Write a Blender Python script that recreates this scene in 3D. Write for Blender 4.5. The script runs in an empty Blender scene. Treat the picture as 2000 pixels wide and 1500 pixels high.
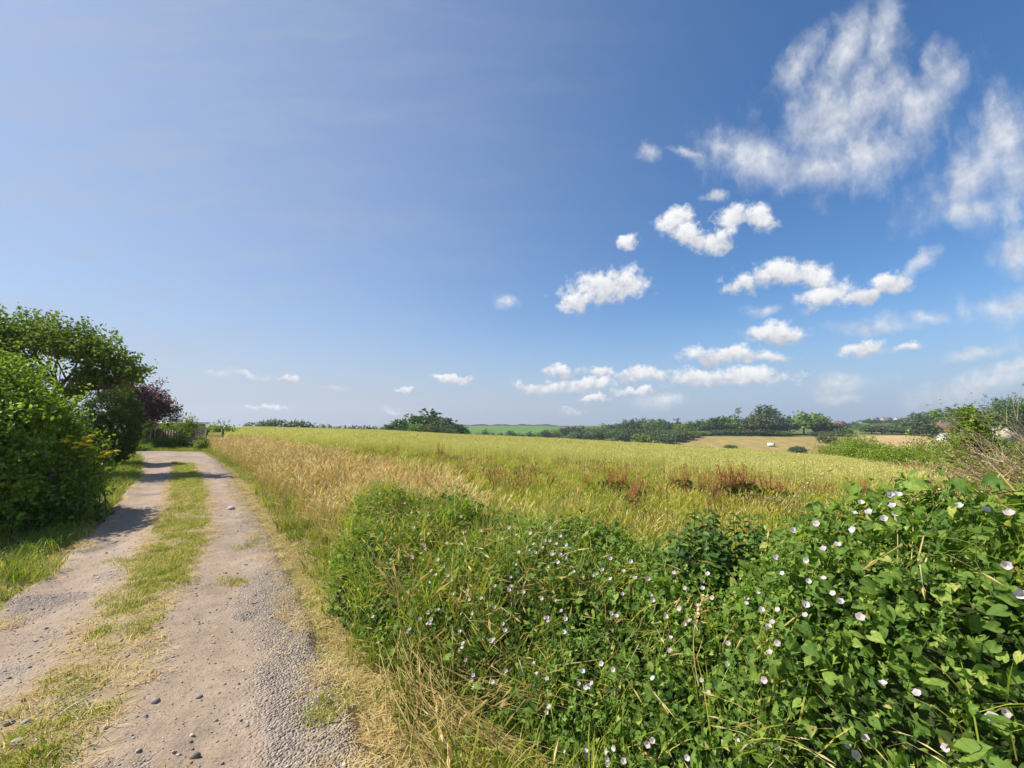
import bpy, math, random
import numpy as np
from mathutils import Vector, Matrix
rng = np.random.default_rng(7)
random.seed(7)
SC = bpy.context.scene
COL = SC.collection
R = math.radians

# ------------------------------------------------------------------ camera
F = 839.0; PITCH = math.atan(72/839.0); CAMZ = 1.62
cp, sp = math.cos(PITCH), math.sin(PITCH)
cam = bpy.data.cameras.new('camera'); camo = bpy.data.objects.new('camera', cam); COL.objects.link(camo)
cam.sensor_width = 36.0; cam.lens = F/2000*36; cam.clip_start = .05; cam.clip_end = 20000
camo.location = (0, 0, CAMZ); camo.rotation_euler = (math.pi/2+PITCH, 0, 0)
SC.camera = camo

def ray(px, py):
    u = (px-1000)/F; v = (py-750)/F
    y = cp+sp*v; z = sp-cp*v
    return np.array([u/y, 1.0, z/y])
def P(px, py, Y):
    d = ray(px, py)
    return np.array([d[0]*Y, Y, CAMZ+d[2]*Y])

# ------------------------------------------------------------------ light
SUN_AZ = R(-82); SUN_EL = R(47)
SC.view_settings.view_transform = 'Standard'; SC.view_settings.look = 'None'
SC.view_settings.exposure = 0.55; SC.view_settings.gamma = 1
SC.view_settings.use_curve_mapping = False
SC.cycles.use_denoising = True
SC.cycles.max_bounces = 6; SC.cycles.transparent_max_bounces = 8
SC.cycles.diffuse_bounces = 3; SC.cycles.glossy_bounces = 2; SC.cycles.transmission_bounces = 4
sd = Vector((math.sin(SUN_AZ)*math.cos(SUN_EL), math.cos(SUN_AZ)*math.cos(SUN_EL), math.sin(SUN_EL)))
sl = bpy.data.lights.new('sun', 'SUN'); sl.energy = 5.0; sl.angle = R(.53); sl.color = (1, .955, .87)
slo = bpy.data.objects.new('sun', sl); COL.objects.link(slo)
slo.rotation_euler = sd.to_track_quat('Z', 'Y').to_euler(); slo.location = (-40, 20, 60)

W = bpy.data.worlds.new('World'); SC.world = W; W.use_nodes = True
def build_world():
    nt = W.node_tree; N = nt.nodes; L = nt.links
    N.clear()
    def n(t, **k):
        o = N.new(t)
        for a, b in k.items(): setattr(o, a, b)
        return o
    def math_(op, a, b=None, c=None, clamp=False):
        m = n('ShaderNodeMath', operation=op, use_clamp=clamp)
        for i, s in enumerate((a, b, c)):
            if s is None: continue
            if isinstance(s, (int, float)): m.inputs[i].default_value = s
            else: L.new(s, m.inputs[i])
        return m.outputs[0]
    def vmath(op, a, b=None, scale=None):
        m = n('ShaderNodeVectorMath', operation=op)
        for i, s in enumerate((a, b)):
            if s is None: continue
            if isinstance(s, (tuple, list)): m.inputs[i].default_value = s
            else: L.new(s, m.inputs[i])
        if scale is not None:
            if isinstance(scale, (int, float)): m.inputs['Scale'].default_value = scale
            else: L.new(scale, m.inputs['Scale'])
        return m.outputs['Value'] if op in ('LENGTH', 'DOT_PRODUCT') else m.outputs[0]
    def sstep(x, a, b):
        m = n('ShaderNodeMapRange', interpolation_type='SMOOTHSTEP')
        L.new(x, m.inputs[0]); m.inputs[1].default_value = a; m.inputs[2].default_value = b
        return m.outputs[0]
    def mixc(f, a, b):
        m = n('ShaderNodeMix', data_type='RGBA')
        if isinstance(f, (int, float)): m.inputs[0].default_value = f
        else: L.new(f, m.inputs[0])
        for s, i in ((a, 6), (b, 7)):
            if isinstance(s, tuple): m.inputs[i].default_value = (*s, 1)
            else: L.new(s, m.inputs[i])
        return m.outputs[2]
    def noise(vec, scale, detail=5, rough=.55, dist=0, out='Fac'):
        m = n('ShaderNodeTexNoise'); L.new(vec, m.inputs['Vector'])
        m.inputs['Scale'].default_value = scale; m.inputs['Detail'].default_value = detail
        m.inputs['Roughness'].default_value = rough; m.inputs['Distortion'].default_value = dist
        return m.outputs[out]
    tc = n('ShaderNodeTexCoord'); d = tc.outputs['Generated']
    sky = n('ShaderNodeTexSky', sky_type='NISHITA', sun_disc=False)
    sky.sun_elevation = SUN_EL; sky.sun_rotation = SUN_AZ
    sky.air_density = 1.0; sky.dust_density = 0.7; sky.ozone_density = 6.0; sky.altitude = 50
    sep = n('ShaderNodeSeparateXYZ'); L.new(d, sep.inputs[0])
    X, Y, Z = sep.outputs
    Yc = math_('MAXIMUM', Y, .08)
    cmb = n('ShaderNodeCombineXYZ'); L.new(math_('DIVIDE', X, Yc), cmb.inputs[0]); L.new(math_('DIVIDE', Z, Yc), cmb.inputs[1])
    p = cmb.outputs[0]                                 # slope coordinates of the direction (east/north, up/north)
    front = sstep(Y, .1, .2)
    # clouds: (px, py, rx, ry, tilt) read off the sky, turned into directions
    PUFF = [(1315,432,42,26,28),(1350,462,44,26,-12),(1398,472,44,32,25),(1428,425,40,28,40),(1482,425,38,28,-22),
     (1222,475,26,17,0),(1178,560,88,38,6),(1128,590,44,20,20),(1215,552,48,32,-10),
     (1450,553,56,22,12),(1530,533,78,28,3),(1592,545,46,30,-20),(1612,582,66,24,12),(1690,576,48,17,14),(1742,555,50,21,14),
     (1515,652,66,20,0),(1425,693,104,18,2),(1500,697,60,13,0),(1690,681,56,17,8),(1780,677,30,9,12),
     (1095,725,42,13,3),(1172,726,34,13,0),(1252,732,66,20,0),(1370,738,76,20,0),(1470,736,96,22,2),(1062,757,62,16,-2),
     (1150,752,62,18,0),(1236,768,44,11,0),(1160,782,28,8,0),(1110,797,24,7,0),(890,742,42,9,0),
     (560,737,30,8,-6),(530,797,42,7,-5),(795,761,20,7,0)]
    WISP = [(1470,312,95,42,-14),(1580,332,110,36,-2),(1700,295,120,48,28),(1795,205,100,50,48),(1620,230,110,80,35),
     (1705,190,90,80,40),(1560,125,30,64,-35),(1650,100,30,100,-24),(1722,85,26,90,-12),(1845,150,40,40,40),(1415,290,46,20,-20),
     (1985,330,80,110,-30),(1900,352,120,44,34),(1895,408,95,30,8),(1965,275,70,80,-30),(1995,488,60,40,0),(1965,600,100,26,10),
     (1800,512,40,11,32),(1495,606,26,10,0),(1710,634,85,15,4),(1640,748,66,16,2),(1925,748,140,20,14),(1965,718,80,12,15),(1290,786,52,12,0),
     (430,728,32,6,0),(500,733,30,6,-4),(650,756,18,6,0),(770,803,18,5,0),(990,592,18,10,0),(1275,293,20,16,0),(1335,297,34,9,-15),
     (1815,622,40,12,0),(1640,775,40,9,0),(1900,690,60,12,12),(1400,380,24,9,0)]
    def conv(b):
        px, py, rx, ry, t = b
        c = ray(px, py); ex = ray(px+1, py); ey = ray(px, py-1)
        return (c[0], c[2], rx*np.linalg.norm(ex-c), ry*np.linalg.norm(ey-c), R(t))
    ng = bpy.data.node_groups.new('cloud_field', 'ShaderNodeTree')
    ng.interface.new_socket('p', in_out='INPUT', socket_type='NodeSocketVector')
    ng.interface.new_socket('puff', in_out='OUTPUT', socket_type='NodeSocketFloat')
    ng.interface.new_socket('wisp', in_out='OUTPUT', socket_type='NodeSocketFloat')
    ng.interface.new_socket('rise', in_out='OUTPUT', socket_type='NodeSocketFloat')
    gi = ng.nodes.new('NodeGroupInput'); go = ng.nodes.new('NodeGroupOutput')
    for k, lst in enumerate((PUFF, WISP)):
        acc = None
        for b in lst:
            x, z, rx, ry, t = conv(b)
            c_, s_ = math.cos(t), math.sin(t)
            def nd(op, ins, typ='ShaderNodeMath'):
                m = ng.nodes.new(typ); m.operation = op
                for i, q in enumerate(ins):
                    if isinstance(q, (float, tuple)): m.inputs[i].default_value = q
                    else: ng.links.new(q, m.inputs[i])
                return m.outputs['Value']
            da = nd('DOT_PRODUCT', [gi.outputs[0], (c_/rx, s_/rx, -(x*c_+z*s_)/rx)], 'ShaderNodeVectorMath')
            db = nd('DOT_PRODUCT', [gi.outputs[0], (-s_/ry, c_/ry, -(-x*s_+z*c_)/ry)], 'ShaderNodeVectorMath')
            le = nd('MULTIPLY_ADD', [da, da, nd('MULTIPLY', [db, db])])
            if k == 0:
                if acc is None: rise = db
                else: rise = nd('MULTIPLY_ADD', [nd('LESS_THAN', [le, acc]), nd('SUBTRACT', [db, rise]), rise])
            acc = le if acc is None else nd('SMOOTH_MIN', [acc, le, .4])
        acc = nd('SQRT', [nd('MAXIMUM', [acc, 0.0])])
        ng.links.new(acc, go.inputs[k])
        if k == 0: ng.links.new(rise, go.inputs[2])
    def field(v):
        g = n('ShaderNodeGroup'); g.node_tree = ng; L.new(v, g.inputs[0])
        return g.outputs
    # warped coordinates give ragged edges
    nz = noise(d, 17, 5, .62, 0, 'Color')
    w1 = vmath('SCALE', vmath('SUBTRACT', nz, (.5, .5, .5)), None, .075)
    sw = n('ShaderNodeSeparateXYZ'); L.new(vmath('ADD', p, w1), sw.inputs[0])
    cw = n('ShaderNodeCombineXYZ'); L.new(sw.outputs[0], cw.inputs[0]); L.new(sw.outputs[1], cw.inputs[1]); cw.inputs[2].default_value = 1.0
    pw = cw.outputs[0]
    f0 = field(pw)
    fine = noise(d, 62, 4, .6)
    sepn = n('ShaderNodeSeparateColor'); L.new(nz, sepn.inputs[0]); mid = sepn.outputs[2]
    # wisps are combed along one direction
    mpw = n('ShaderNodeMapping'); mpw.inputs['Rotation'].default_value = (0, 0, R(38)); mpw.inputs['Scale'].default_value = (13, 5.5, 1)
    L.new(vmath('ADD', p, vmath('SCALE', w1, None, 1.2)), mpw.inputs[0])
    streak = noise(mpw.outputs[0], 1.0, 4, .62)
    def dens(f, wob, amp, lo, hi):
        v = math_('ADD', math_('SUBTRACT', 1.0, f), math_('MULTIPLY', math_('SUBTRACT', wob, .5), amp))
        return sstep(v, lo, hi)
    dp = dens(f0[0], math_('ADD', math_('MULTIPLY', fine, .55), math_('MULTIPLY', mid, .45)), 2.3, -.16, .62)
    dw = math_('MULTIPLY', dens(f0[1], math_('ADD', math_('MULTIPLY', streak, .7), math_('MULTIPLY', mid, .3)), 4.0, -.7, 1.6), .86)
    # the same kind of cloud goes on round the rest of the sky
    Zc = math_('MAXIMUM', math_('ADD', Z, .12), .05)
    pl = n('ShaderNodeCombineXYZ'); L.new(math_('DIVIDE', X, Zc), pl.inputs[0]); L.new(math_('DIVIDE', Y, Zc), pl.inputs[1])
    back = math_('MAXIMUM', sstep(Y, .45, .2), sstep(Z, .74, .82))
    dg = math_('MULTIPLY', math_('MULTIPLY', sstep(noise(pl.outputs[0], .9, 4, .58), .60, .78), back), sstep(Z, .02, .1))
    dcl = math_('MAXIMUM', math_('MULTIPLY', math_('MAXIMUM', dp, dw), front), math_('MULTIPLY', dg, .8), clamp=True)
    # self shading put into the colour: puff tops brighter, undersides greyer, plus noise
    isp = sstep(f0[0], 1.5, .9)
    lit = sstep(math_('ADD', math_('MULTIPLY', math_('MULTIPLY', f0[2], isp), .42), math_('ADD', math_('MULTIPLY', math_('SUBTRACT', sepn.outputs[1], .5), -1.3), math_('MULTIPLY', math_('SUBTRACT', fine, .5), .9))), -.55, .40)
    ccol = mixc(lit, (3.5, 3.8, 4.4), (6.9, 6.9, 6.95))
    # thin veil of high cloud, combed, thicker towards the sun
    mv = n('ShaderNodeMapping'); mv.inputs['Rotation'].default_value = (0, 0, R(-16)); mv.inputs['Scale'].default_value = (1.6, 9, 1)
    L.new(vmath('ADD', p, vmath('SCALE', w1, None, 1.0)), mv.inputs[0])
    veil_n = noise(mv.outputs[0], 1.3, 3, .6)
    tosun = math_('MULTIPLY', vmath('DOT_PRODUCT', d, (math.sin(SUN_AZ), math.cos(SUN_AZ), .15)), 1.0)
    veil = math_('MULTIPLY', sstep(tosun, -.35, 1.0), math_('ADD', .54, math_('MULTIPLY', sstep(veil_n, .38, .72), .17)))
    hs = n('ShaderNodeHueSaturation'); L.new(sky.outputs[0], hs.inputs['Color']); hs.inputs['Saturation'].default_value = 1.13; hs.inputs['Value'].default_value = 1.09
    base = mixc(veil, hs.outputs[0], (3.35, 3.68, 4.35))
    hz = math_('MULTIPLY', math_('POWER', sstep(Z, .32, -.02), 1.7), .88)
    base = mixc(hz, base, mixc(sstep(tosun, -.6, .8), (2.7, 3.45, 4.75), (3.5, 3.8, 4.55)))
    col = mixc(dcl, base, ccol)
    bg = n('ShaderNodeBackground'); bg.inputs[1].default_value = .097
    L.new(col, bg.inputs[0])
    out = n('ShaderNodeOutputWorld'); L.new(bg.outputs[0], out.inputs[0])
    W.cycles.sampling_method = 'MANUAL'; W.cycles.sample_map_resolution = 256
build_world()
# ------------------------------------------------------------------ helpers
def sm(a, b, x): 
    t = np.clip((np.asarray(x, float)-a)/(b-a), 0, 1); return t*t*(3-2*t)
def vnoise(x, y, s=1.0, seed=0, octv=4):
    """value noise, vectorised, about 0..1"""
    x = np.asarray(x, float)/s; y = np.asarray(y, float)/s; tot = 0; amp = 1; nrm = 0
    for o in range(octv):
        xi = np.floor(x).astype(np.int64); yi = np.floor(y).astype(np.int64)
        fx = x-xi; fy = y-yi; fx = fx*fx*(3-2*fx); fy = fy*fy*(3-2*fy)
        def h(a, b):
            v = (a*374761393+b*668265263+(seed+o*17)*2147483) & 0xffffffff
            v = ((v ^ (v >> 13))*1274126177) & 0xffffffff
            return ((v ^ (v >> 16)) & 0xffff)/65535.0
        tot = tot+amp*((h(xi, yi)*(1-fx)+h(xi+1, yi)*fx)*(1-fy)+(h(xi, yi+1)*(1-fx)+h(xi+1, yi+1)*fx)*fy)
        nrm += amp; amp *= .5; x = x*2.03+11.3; y = y*2.03+5.7
    return tot/nrm
def inpoly(x, y, poly):
    x = np.asarray(x); y = np.asarray(y); c = np.zeros(x.shape, bool); n = len(poly); j = n-1
    for i in range(n):
        xi, yi = poly[i]; xj, yj = poly[j]
        if yi != yj:
            c ^= ((yi > y) != (yj > y)) & (x < (xj-xi)*(y-yi)/(yj-yi)+xi)
        j = i
    return c
def tag(o, label=None, cat=None, group=None, kind=None):
    if label: o['label'] = label
    if cat: o['category'] = cat
    if group: o['group'] = group
    if kind: o['kind'] = kind
    return o
def empty(name, loc=(0, 0, 0), rz=0, s=1):
    o = bpy.data.objects.new(name, None); COL.objects.link(o); o.location = loc; o.rotation_euler = (0, 0, rz); o.scale = (s, s, s)
    o.empty_display_size = .2
    return o
def meshdata(name, V, Fc, mats, attrs=None, midx=None, smooth=False):
    """V (n,3); Fc list of arrays of equal-length faces; attrs name -> per-face float"""
    me = bpy.data.meshes.new(name)
    V = np.asarray(V, np.float32)
    if not isinstance(Fc, list): Fc = [Fc]
    Fc = [np.asarray(f, np.int32) for f in Fc if len(f)]
    loops = np.concatenate([f.ravel() for f in Fc]); tot = np.concatenate([np.full(len(f), f.shape[1], np.int32) for f in Fc])
    me.vertices.add(len(V)); me.vertices.foreach_set('co', V.ravel())
    me.loops.add(len(loops)); me.loops.foreach_set('vertex_index', loops)
    me.polygons.add(len(tot)); st = np.zeros(len(tot), np.int32); st[1:] = np.cumsum(tot)[:-1]
    me.polygons.foreach_set('loop_start', st)
    me.polygons.foreach_set('loop_total', tot)
    if smooth: me.polygons.foreach_set('use_smooth', np.ones(len(tot), bool))
    for m in (mats if isinstance(mats, (list, tuple)) else [mats]): me.materials.append(m)
    if midx is not None: me.polygons.foreach_set('material_index', np.asarray(midx, np.int32))
    for k, a in (attrs or {}).items():
        at = me.attributes.new(k, 'FLOAT', 'FACE'); at.data.foreach_set('value', np.asarray(a, np.float32))
    me.update(calc_edges=True)
    return me
def obj(name, me, parent=None, loc=(0, 0, 0), link=True):
    o = bpy.data.objects.new(name, me)
    if link: COL.objects.link(o)
    o.parent = parent; o.location = loc
    return o
class MB:
    """collects boxes, tubes and prisms into one mesh"""
    def __init__(s): s.V = []; s.T = []; s.Q = []; s.n = 0
    def add(s, V, Q=(), T=()):
        V = np.asarray(V, float).reshape(-1, 3)
        s.V.append(V)
        if len(Q): s.Q.append(np.asarray(Q)+s.n)
        if len(T): s.T.append(np.asarray(T)+s.n)
        s.n += len(V)
    def box(s, x0, x1, y0, y1, z0, z1):
        s.add([(x0,y0,z0),(x1,y0,z0),(x1,y1,z0),(x0,y1,z0),(x0,y0,z1),(x1,y0,z1),(x1,y1,z1),(x0,y1,z1)],
              [(0,3,2,1),(4,5,6,7),(0,1,5,4),(1,2,6,5),(2,3,7,6),(3,0,4,7)])
    def gable(s, x0, x1, y0, y1, z0, z1, over=.3, th=.18):
        """pitched roof slab, ridge along x"""
        ym = (y0+y1)/2
        V = []
        for x in (x0-over, x1+over):
            V += [(x, y0-over, z0-.15), (x, ym, z1), (x, y1+over, z0-.15), (x, y0-over, z0-.15+th), (x, ym, z1+th), (x, y1+over, z0-.15+th)]
        s.add(V, [(0,6,7,1),(1,7,8,2),(3,4,10,9),(4,5,11,10),(0,3,9,6),(2,8,11,5),(0,1,4,3),(1,2,5,4),(6,9,10,7),(7,10,11,8)])
    def tube(s, pts, rad, seg=6, cap=True):
        pts = np.asarray(pts, float); n = len(pts); rad = np.broadcast_to(np.asarray(rad, float), (n,))
        d = np.gradient(pts, axis=0); d /= np.linalg.norm(d, axis=1)[:, None]+1e-9
        ref = np.where(np.abs(d[:, 2:3]) > .9, np.array([[1., 0, 0]]), np.array([[0, 0, 1.]]))
        a = np.cross(d, ref); a /= np.linalg.norm(a, axis=1)[:, None]; b = np.cross(d, a)
        t = np.arange(seg)*2*math.pi/seg
        V = pts[:, None]+rad[:, None, None]*(np.cos(t)[None, :, None]*a[:, None]+np.sin(t)[None, :, None]*b[:, None])
        i = np.arange(n-1)[:, None]*seg; k = np.arange(seg)[None]; k2 = (k+1) % seg
        Q = np.stack([i+k, i+k2, i+seg+k2, i+seg+k], -1).reshape(-1, 4)
        s.add(V.reshape(-1, 3), Q)
    def data(s, name, mat, smooth=False, rnd=None):
        F_ = []
        if s.Q: F_.append(np.concatenate(s.Q))
        if s.T: F_.append(np.concatenate(s.T))
        nf = sum(len(f) for f in F_)
        return meshdata(name, np.concatenate(s.V), F_, mat, {'rnd': rng.random(nf) if rnd is None else np.full(nf, rnd)}, smooth=smooth)
    def build(s, name, mat, parent=None, smooth=False, loc=(0, 0, 0)):
        return obj(name, s.data(name, mat, smooth), parent, loc)
def dup(o, parent=None):
    c = o.copy(); COL.objects.link(c); c.parent = parent
    for ch in list(o.children): dup(ch, c)
    return c

# ------------------------------------------------------------------ materials
def lin(r, g, b):
    f = lambda c: (c/255/12.92) if c/255 <= .04045 else ((c/255+.055)/1.055)**2.4
    return (f(r), f(g), f(b), 1)
def newmat(name):
    m = bpy.data.materials.new(name); m.use_nodes = True; nt = m.node_tree; nt.nodes.clear()
    out = nt.nodes.new('ShaderNodeOutputMaterial')
    return m, nt, out
def ramp(nt, fac, stops):
    r = nt.nodes.new('ShaderNodeValToRGB'); e = r.color_ramp.elements
    while len(e) < len(stops): e.new(.5)
    for k, (p, c) in enumerate(stops): e[k].position = p; e[k].color = (*c[:3], 1)
    nt.links.new(fac, r.inputs[0]); return r.outputs[0]
def attr(nt, n):
    a = nt.nodes.new('ShaderNodeAttribute'); a.attribute_name = n; return a.outputs['Fac']
def tnoise(nt, scale, detail=4, rough=.6, vec=None, dist=0):
    n = nt.nodes.new('ShaderNodeTexNoise'); n.inputs['Scale'].default_value = scale; n.inputs['Detail'].default_value = detail
    n.inputs['Roughness'].default_value = rough; n.inputs['Distortion'].default_value = dist
    if vec is None:
        g = nt.nodes.new('ShaderNodeNewGeometry'); vec = g.outputs['Position']
    nt.links.new(vec, n.inputs['Vector']); return n.outputs['Fac']
def nmath(nt, op, a, b, clamp=False):
    m = nt.nodes.new('ShaderNodeMath'); m.operation = op; m.use_clamp = clamp
    for i, q in enumerate((a, b)):
        if isinstance(q, (int, float)): m.inputs[i].default_value = q
        else: nt.links.new(q, m.inputs[i])
    return m.outputs[0]
def nmix(nt, f, a, b):
    m = nt.nodes.new('ShaderNodeMix'); m.data_type = 'RGBA'
    if isinstance(f, (int, float)): m.inputs[0].default_value = f
    else: nt.links.new(f, m.inputs[0])
    for q, i in ((a, 6), (b, 7)):
        if isinstance(q, tuple): m.inputs[i].default_value = (*q[:3], 1)
        else: nt.links.new(q, m.inputs[i])
    return m.outputs[2]
def leafmat(name, stops, transl=.3, rough=.5, inst=0.0, spec=.3, tcol=None, wscale=0, wamp=0):
    """stops: colour ramp over the per-leaf 'rnd' value, shifted by the instance's own random number and a slow world noise"""
    m, nt, out = newmat(name)
    f = attr(nt, 'rnd')
    if inst:
        oi = nt.nodes.new('ShaderNodeObjectInfo')
        f = nmath(nt, 'ADD', f, nmath(nt, 'MULTIPLY', nmath(nt, 'SUBTRACT', oi.outputs['Random'], .5), inst), True)
    if wamp:
        f = nmath(nt, 'ADD', f, nmath(nt, 'MULTIPLY', nmath(nt, 'SUBTRACT', tnoise(nt, wscale, 3), .5), wamp), True)
    c = ramp(nt, f, stops)
    pb = nt.nodes.new('ShaderNodeBsdfPrincipled'); nt.links.new(c, pb.inputs['Base Color'])
    pb.inputs['Roughness'].default_value = rough; pb.inputs['Specular IOR Level'].default_value = spec
    if transl:
        tr = nt.nodes.new('ShaderNodeBsdfTranslucent')
        mu = nt.nodes.new('ShaderNodeMix'); mu.data_type = 'RGBA'; mu.blend_type = 'MULTIPLY'; mu.inputs[0].default_value = 1
        nt.links.new(c, mu.inputs[6]); mu.inputs[7].default_value = tcol or (1.25, 1.35, .55, 1)
        nt.links.new(mu.outputs[2], tr.inputs[0])
        mx = nt.nodes.new('ShaderNodeMixShader'); mx.inputs[0].default_value = transl
        nt.links.new(pb.outputs[0], mx.inputs[1]); nt.links.new(tr.outputs[0], mx.inputs[2])
        nt.links.new(mx.outputs[0], out.inputs[0])
    else: nt.links.new(pb.outputs[0], out.inputs[0])
    return m
def plainmat(name, c, rough=.7, scale=6, amp=.25, spec=.3, bump=0):
    """one base colour with mottling and grain"""
    m, nt, out = newmat(name)
    tc = nt.nodes.new('ShaderNodeTexCoord')
    f = tnoise(nt, scale, 5, .65, tc.outputs['Object'])
    a = tuple(q*(1-amp) for q in c[:3]); b = tuple(min(1, q*(1+amp)) for q in c[:3])
    col = ramp(nt, f, [(.3, a), (.7, b)])
    pb = nt.nodes.new('ShaderNodeBsdfPrincipled'); nt.links.new(col, pb.inputs['Base Color'])
    pb.inputs['Roughness'].default_value = rough; pb.inputs['Specular IOR Level'].default_value = spec
    if bump:
        bn = nt.nodes.new('ShaderNodeBump'); bn.inputs['Strength'].default_value = bump; nt.links.new(f, bn.inputs['Height']); nt.links.new(bn.outputs[0], pb.inputs['Normal'])
    nt.links.new(pb.outputs[0], out.inputs[0])
    return m
M = {}
M['bindweed'] = leafmat('bindweed_leaf', [(0, (0.052, 0.104, 0.026)), (.35, (0.123, 0.216, 0.037)), (.75, (0.220, 0.326, 0.057)), (.95, (0.349, 0.444, 0.095)), (1, (0.580, 0.468, 0.151))], .42, .62, spec=.16)
M['bramble'] = leafmat('bramble_leaf', [(0, (0.057, 0.097, 0.018)), (.5, (0.181, 0.266, 0.030)), (.9, (0.362, 0.460, 0.053)), (1, (0.533, 0.580, 0.090))], .38, .5, spec=.3, wscale=.7, wamp=.5)
M['ash'] = leafmat('tree_leaf', [(0, (0.055, 0.089, 0.019)), (.5, (0.139, 0.201, 0.031)), (1, (0.298, 0.342, 0.057))], .4, .5, spec=.3)
M['topiary'] = leafmat('evergreen_leaf', [(0, (0.030, 0.053, 0.014)), (.6, (0.067, 0.116, 0.023)), (1, (0.128, 0.187, 0.032))], .25, .65, spec=.12)
M['copper'] = leafmat('copper_leaf', [(0, (0.062, 0.037, 0.037)), (.6, (0.150, 0.083, 0.078)), (1, (0.263, 0.178, 0.146))], .3, .5, tcol=(1.3, .6, .5, 1))
M['fartree'] = leafmat('far_leaf', [(0, (0.062, 0.110, 0.025)), (.4, (0.118, 0.203, 0.040)), (.8, (0.209, 0.328, 0.054)), (1, (0.228, 0.329, 0.064))], .22, .6, inst=1.0)
M['fartree_warm'] = leafmat('far_leaf_olive', [(0, (0.081, 0.095, 0.028)), (.5, (0.162, 0.179, 0.051)), (1, (0.195, 0.196, 0.068))], .22, .6, inst=.6)
M['fartree_lime'] = leafmat('far_leaf_lime', [(0, (.10, .14, .02)), (.5, (.19, .24, .03)), (1, (.30, .33, .05))], .25, .6, inst=.3)
M['fartree_blue'] = leafmat('far_leaf_dark', [(0, (0.059, 0.099, 0.043)), (.5, (0.108, 0.169, 0.066)), (1, (0.136, 0.193, 0.069))], .2, .6, inst=.6)
M['hedge'] = leafmat('hedge_leaf', [(0, (0.078, 0.127, 0.019)), (.5, (0.196, 0.269, 0.030)), (.85, (0.332, 0.403, 0.049)), (1, (0.662, 0.470, 0.097))], .35, .5, wscale=.5, wamp=.6)
M['bark'] = plainmat('bark', (.10, .075, .055), .9, 9, .4, .1, .4)
M['twig_dry'] = leafmat('dry_twig', [(0, (0.208, 0.130, 0.078)), (.6, (0.442, 0.312, 0.182)), (1, (0.650, 0.520, 0.338))], 0, .8)
M['crop'] = leafmat('crop_stalk', [(0, (0.366, 0.383, 0.091)), (.5, (0.587, 0.564, 0.174)), (.8, (0.718, 0.655, 0.249)), (1, (0.750, 0.735, 0.377))], .36, .6, inst=.3, spec=.2, tcol=(1.15, 1.15, .7, 1), wscale=.06, wamp=.5)
M['straw'] = leafmat('dry_grass', [(0, (0.286, 0.196, 0.061)), (.35, (0.490, 0.353, 0.123)), (.75, (0.653, 0.500, 0.205)), (1, (0.750, 0.647, 0.344))], .33, .6, inst=.35, spec=.2, tcol=(1.12, 1.0, .75, 1))
M['margin'] = leafmat('margin_grass', [(0, (0.137, 0.220, 0.021)), (.4, (0.284, 0.352, 0.034)), (.75, (0.441, 0.440, 0.067)), (1, (0.578, 0.473, 0.133))], .38, .55, inst=.5, spec=.25, wscale=.35, wamp=.9)
M['sorrel'] = leafmat('sorrel_seed', [(0, (.20, .09, .04)), (.6, (.36, .19, .08)), (1, (.46, .30, .14))], .3, .6, inst=.4)
M['turf'] = leafmat('short_grass', [(0, (0.110, 0.196, 0.013)), (.4, (0.253, 0.322, 0.023)), (.6, (0.418, 0.391, 0.059)), (1, (0.594, 0.483, 0.153))], .35, .55, inst=.3, spec=.2, wscale=1.6, wamp=.9)
M['verge_green'] = leafmat('verge_grass', [(0, (0.103, 0.161, 0.018)), (.45, (0.218, 0.287, 0.028)), (.7, (0.368, 0.356, 0.060)), (1, (0.598, 0.460, 0.150))], .36, .55, inst=.5, spec=.2, wscale=.9, wamp=.9)
M['dock'] = leafmat('dock_seed', [(0, (.32, .14, .045)), (.5, (.48, .24, .075)), (1, (.60, .36, .13))], .35, .7, tcol=(1.2, 1, .6, 1))
M['docklow'] = leafmat('dock_leaf', [(0, (.05, .09, .015)), (.7, (.14, .17, .03)), (1, (.28, .2, .05))], .3, .5)
M['nettle'] = leafmat('nettle_leaf', [(0, (0.034, 0.077, 0.018)), (.6, (0.078, 0.158, 0.029)), (1, (0.156, 0.255, 0.047))], .28, .5)

# ------------------------------------------------------------------ terrain
CREST = [(300, 833, 120), (480, 833, 130), (740, 840, 135), (900, 849, 135), (1000, 853, 130), (1200, 864, 110), (1400, 877, 75), (1560, 888, 48), (1700, 897, 36), (1900, 915, 26)]
CROPH = .72
_cu = np.array([ray(a, b)[0] for a, b, c in CREST]); _cy = np.array([c for a, b, c in CREST], float)
_cz = np.array([CAMZ+ray(a, b)[2]*c-CROPH for a, b, c in CREST])
FY = np.array([0, 150, 200, 235, 300, 380, 480, 700, 800, 1500, 6000.])
FZR = np.array([-22, -21, -17, -14.2, -8.8, -6.8, -6.5, -7, -7, -12, -40.])       # valley and hillside to the right
FZC = np.array([-22, -22, -21, -20, -18, -15.5, -13.2, -8.2, -7.2, -17, -75.])
FZL = np.array([-2, -2.4, -2.6, -3, -4, -5, -7, -11, -13, -26, -110.])         # behind the crest on the left  # in the middle, towards the green hill
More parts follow.
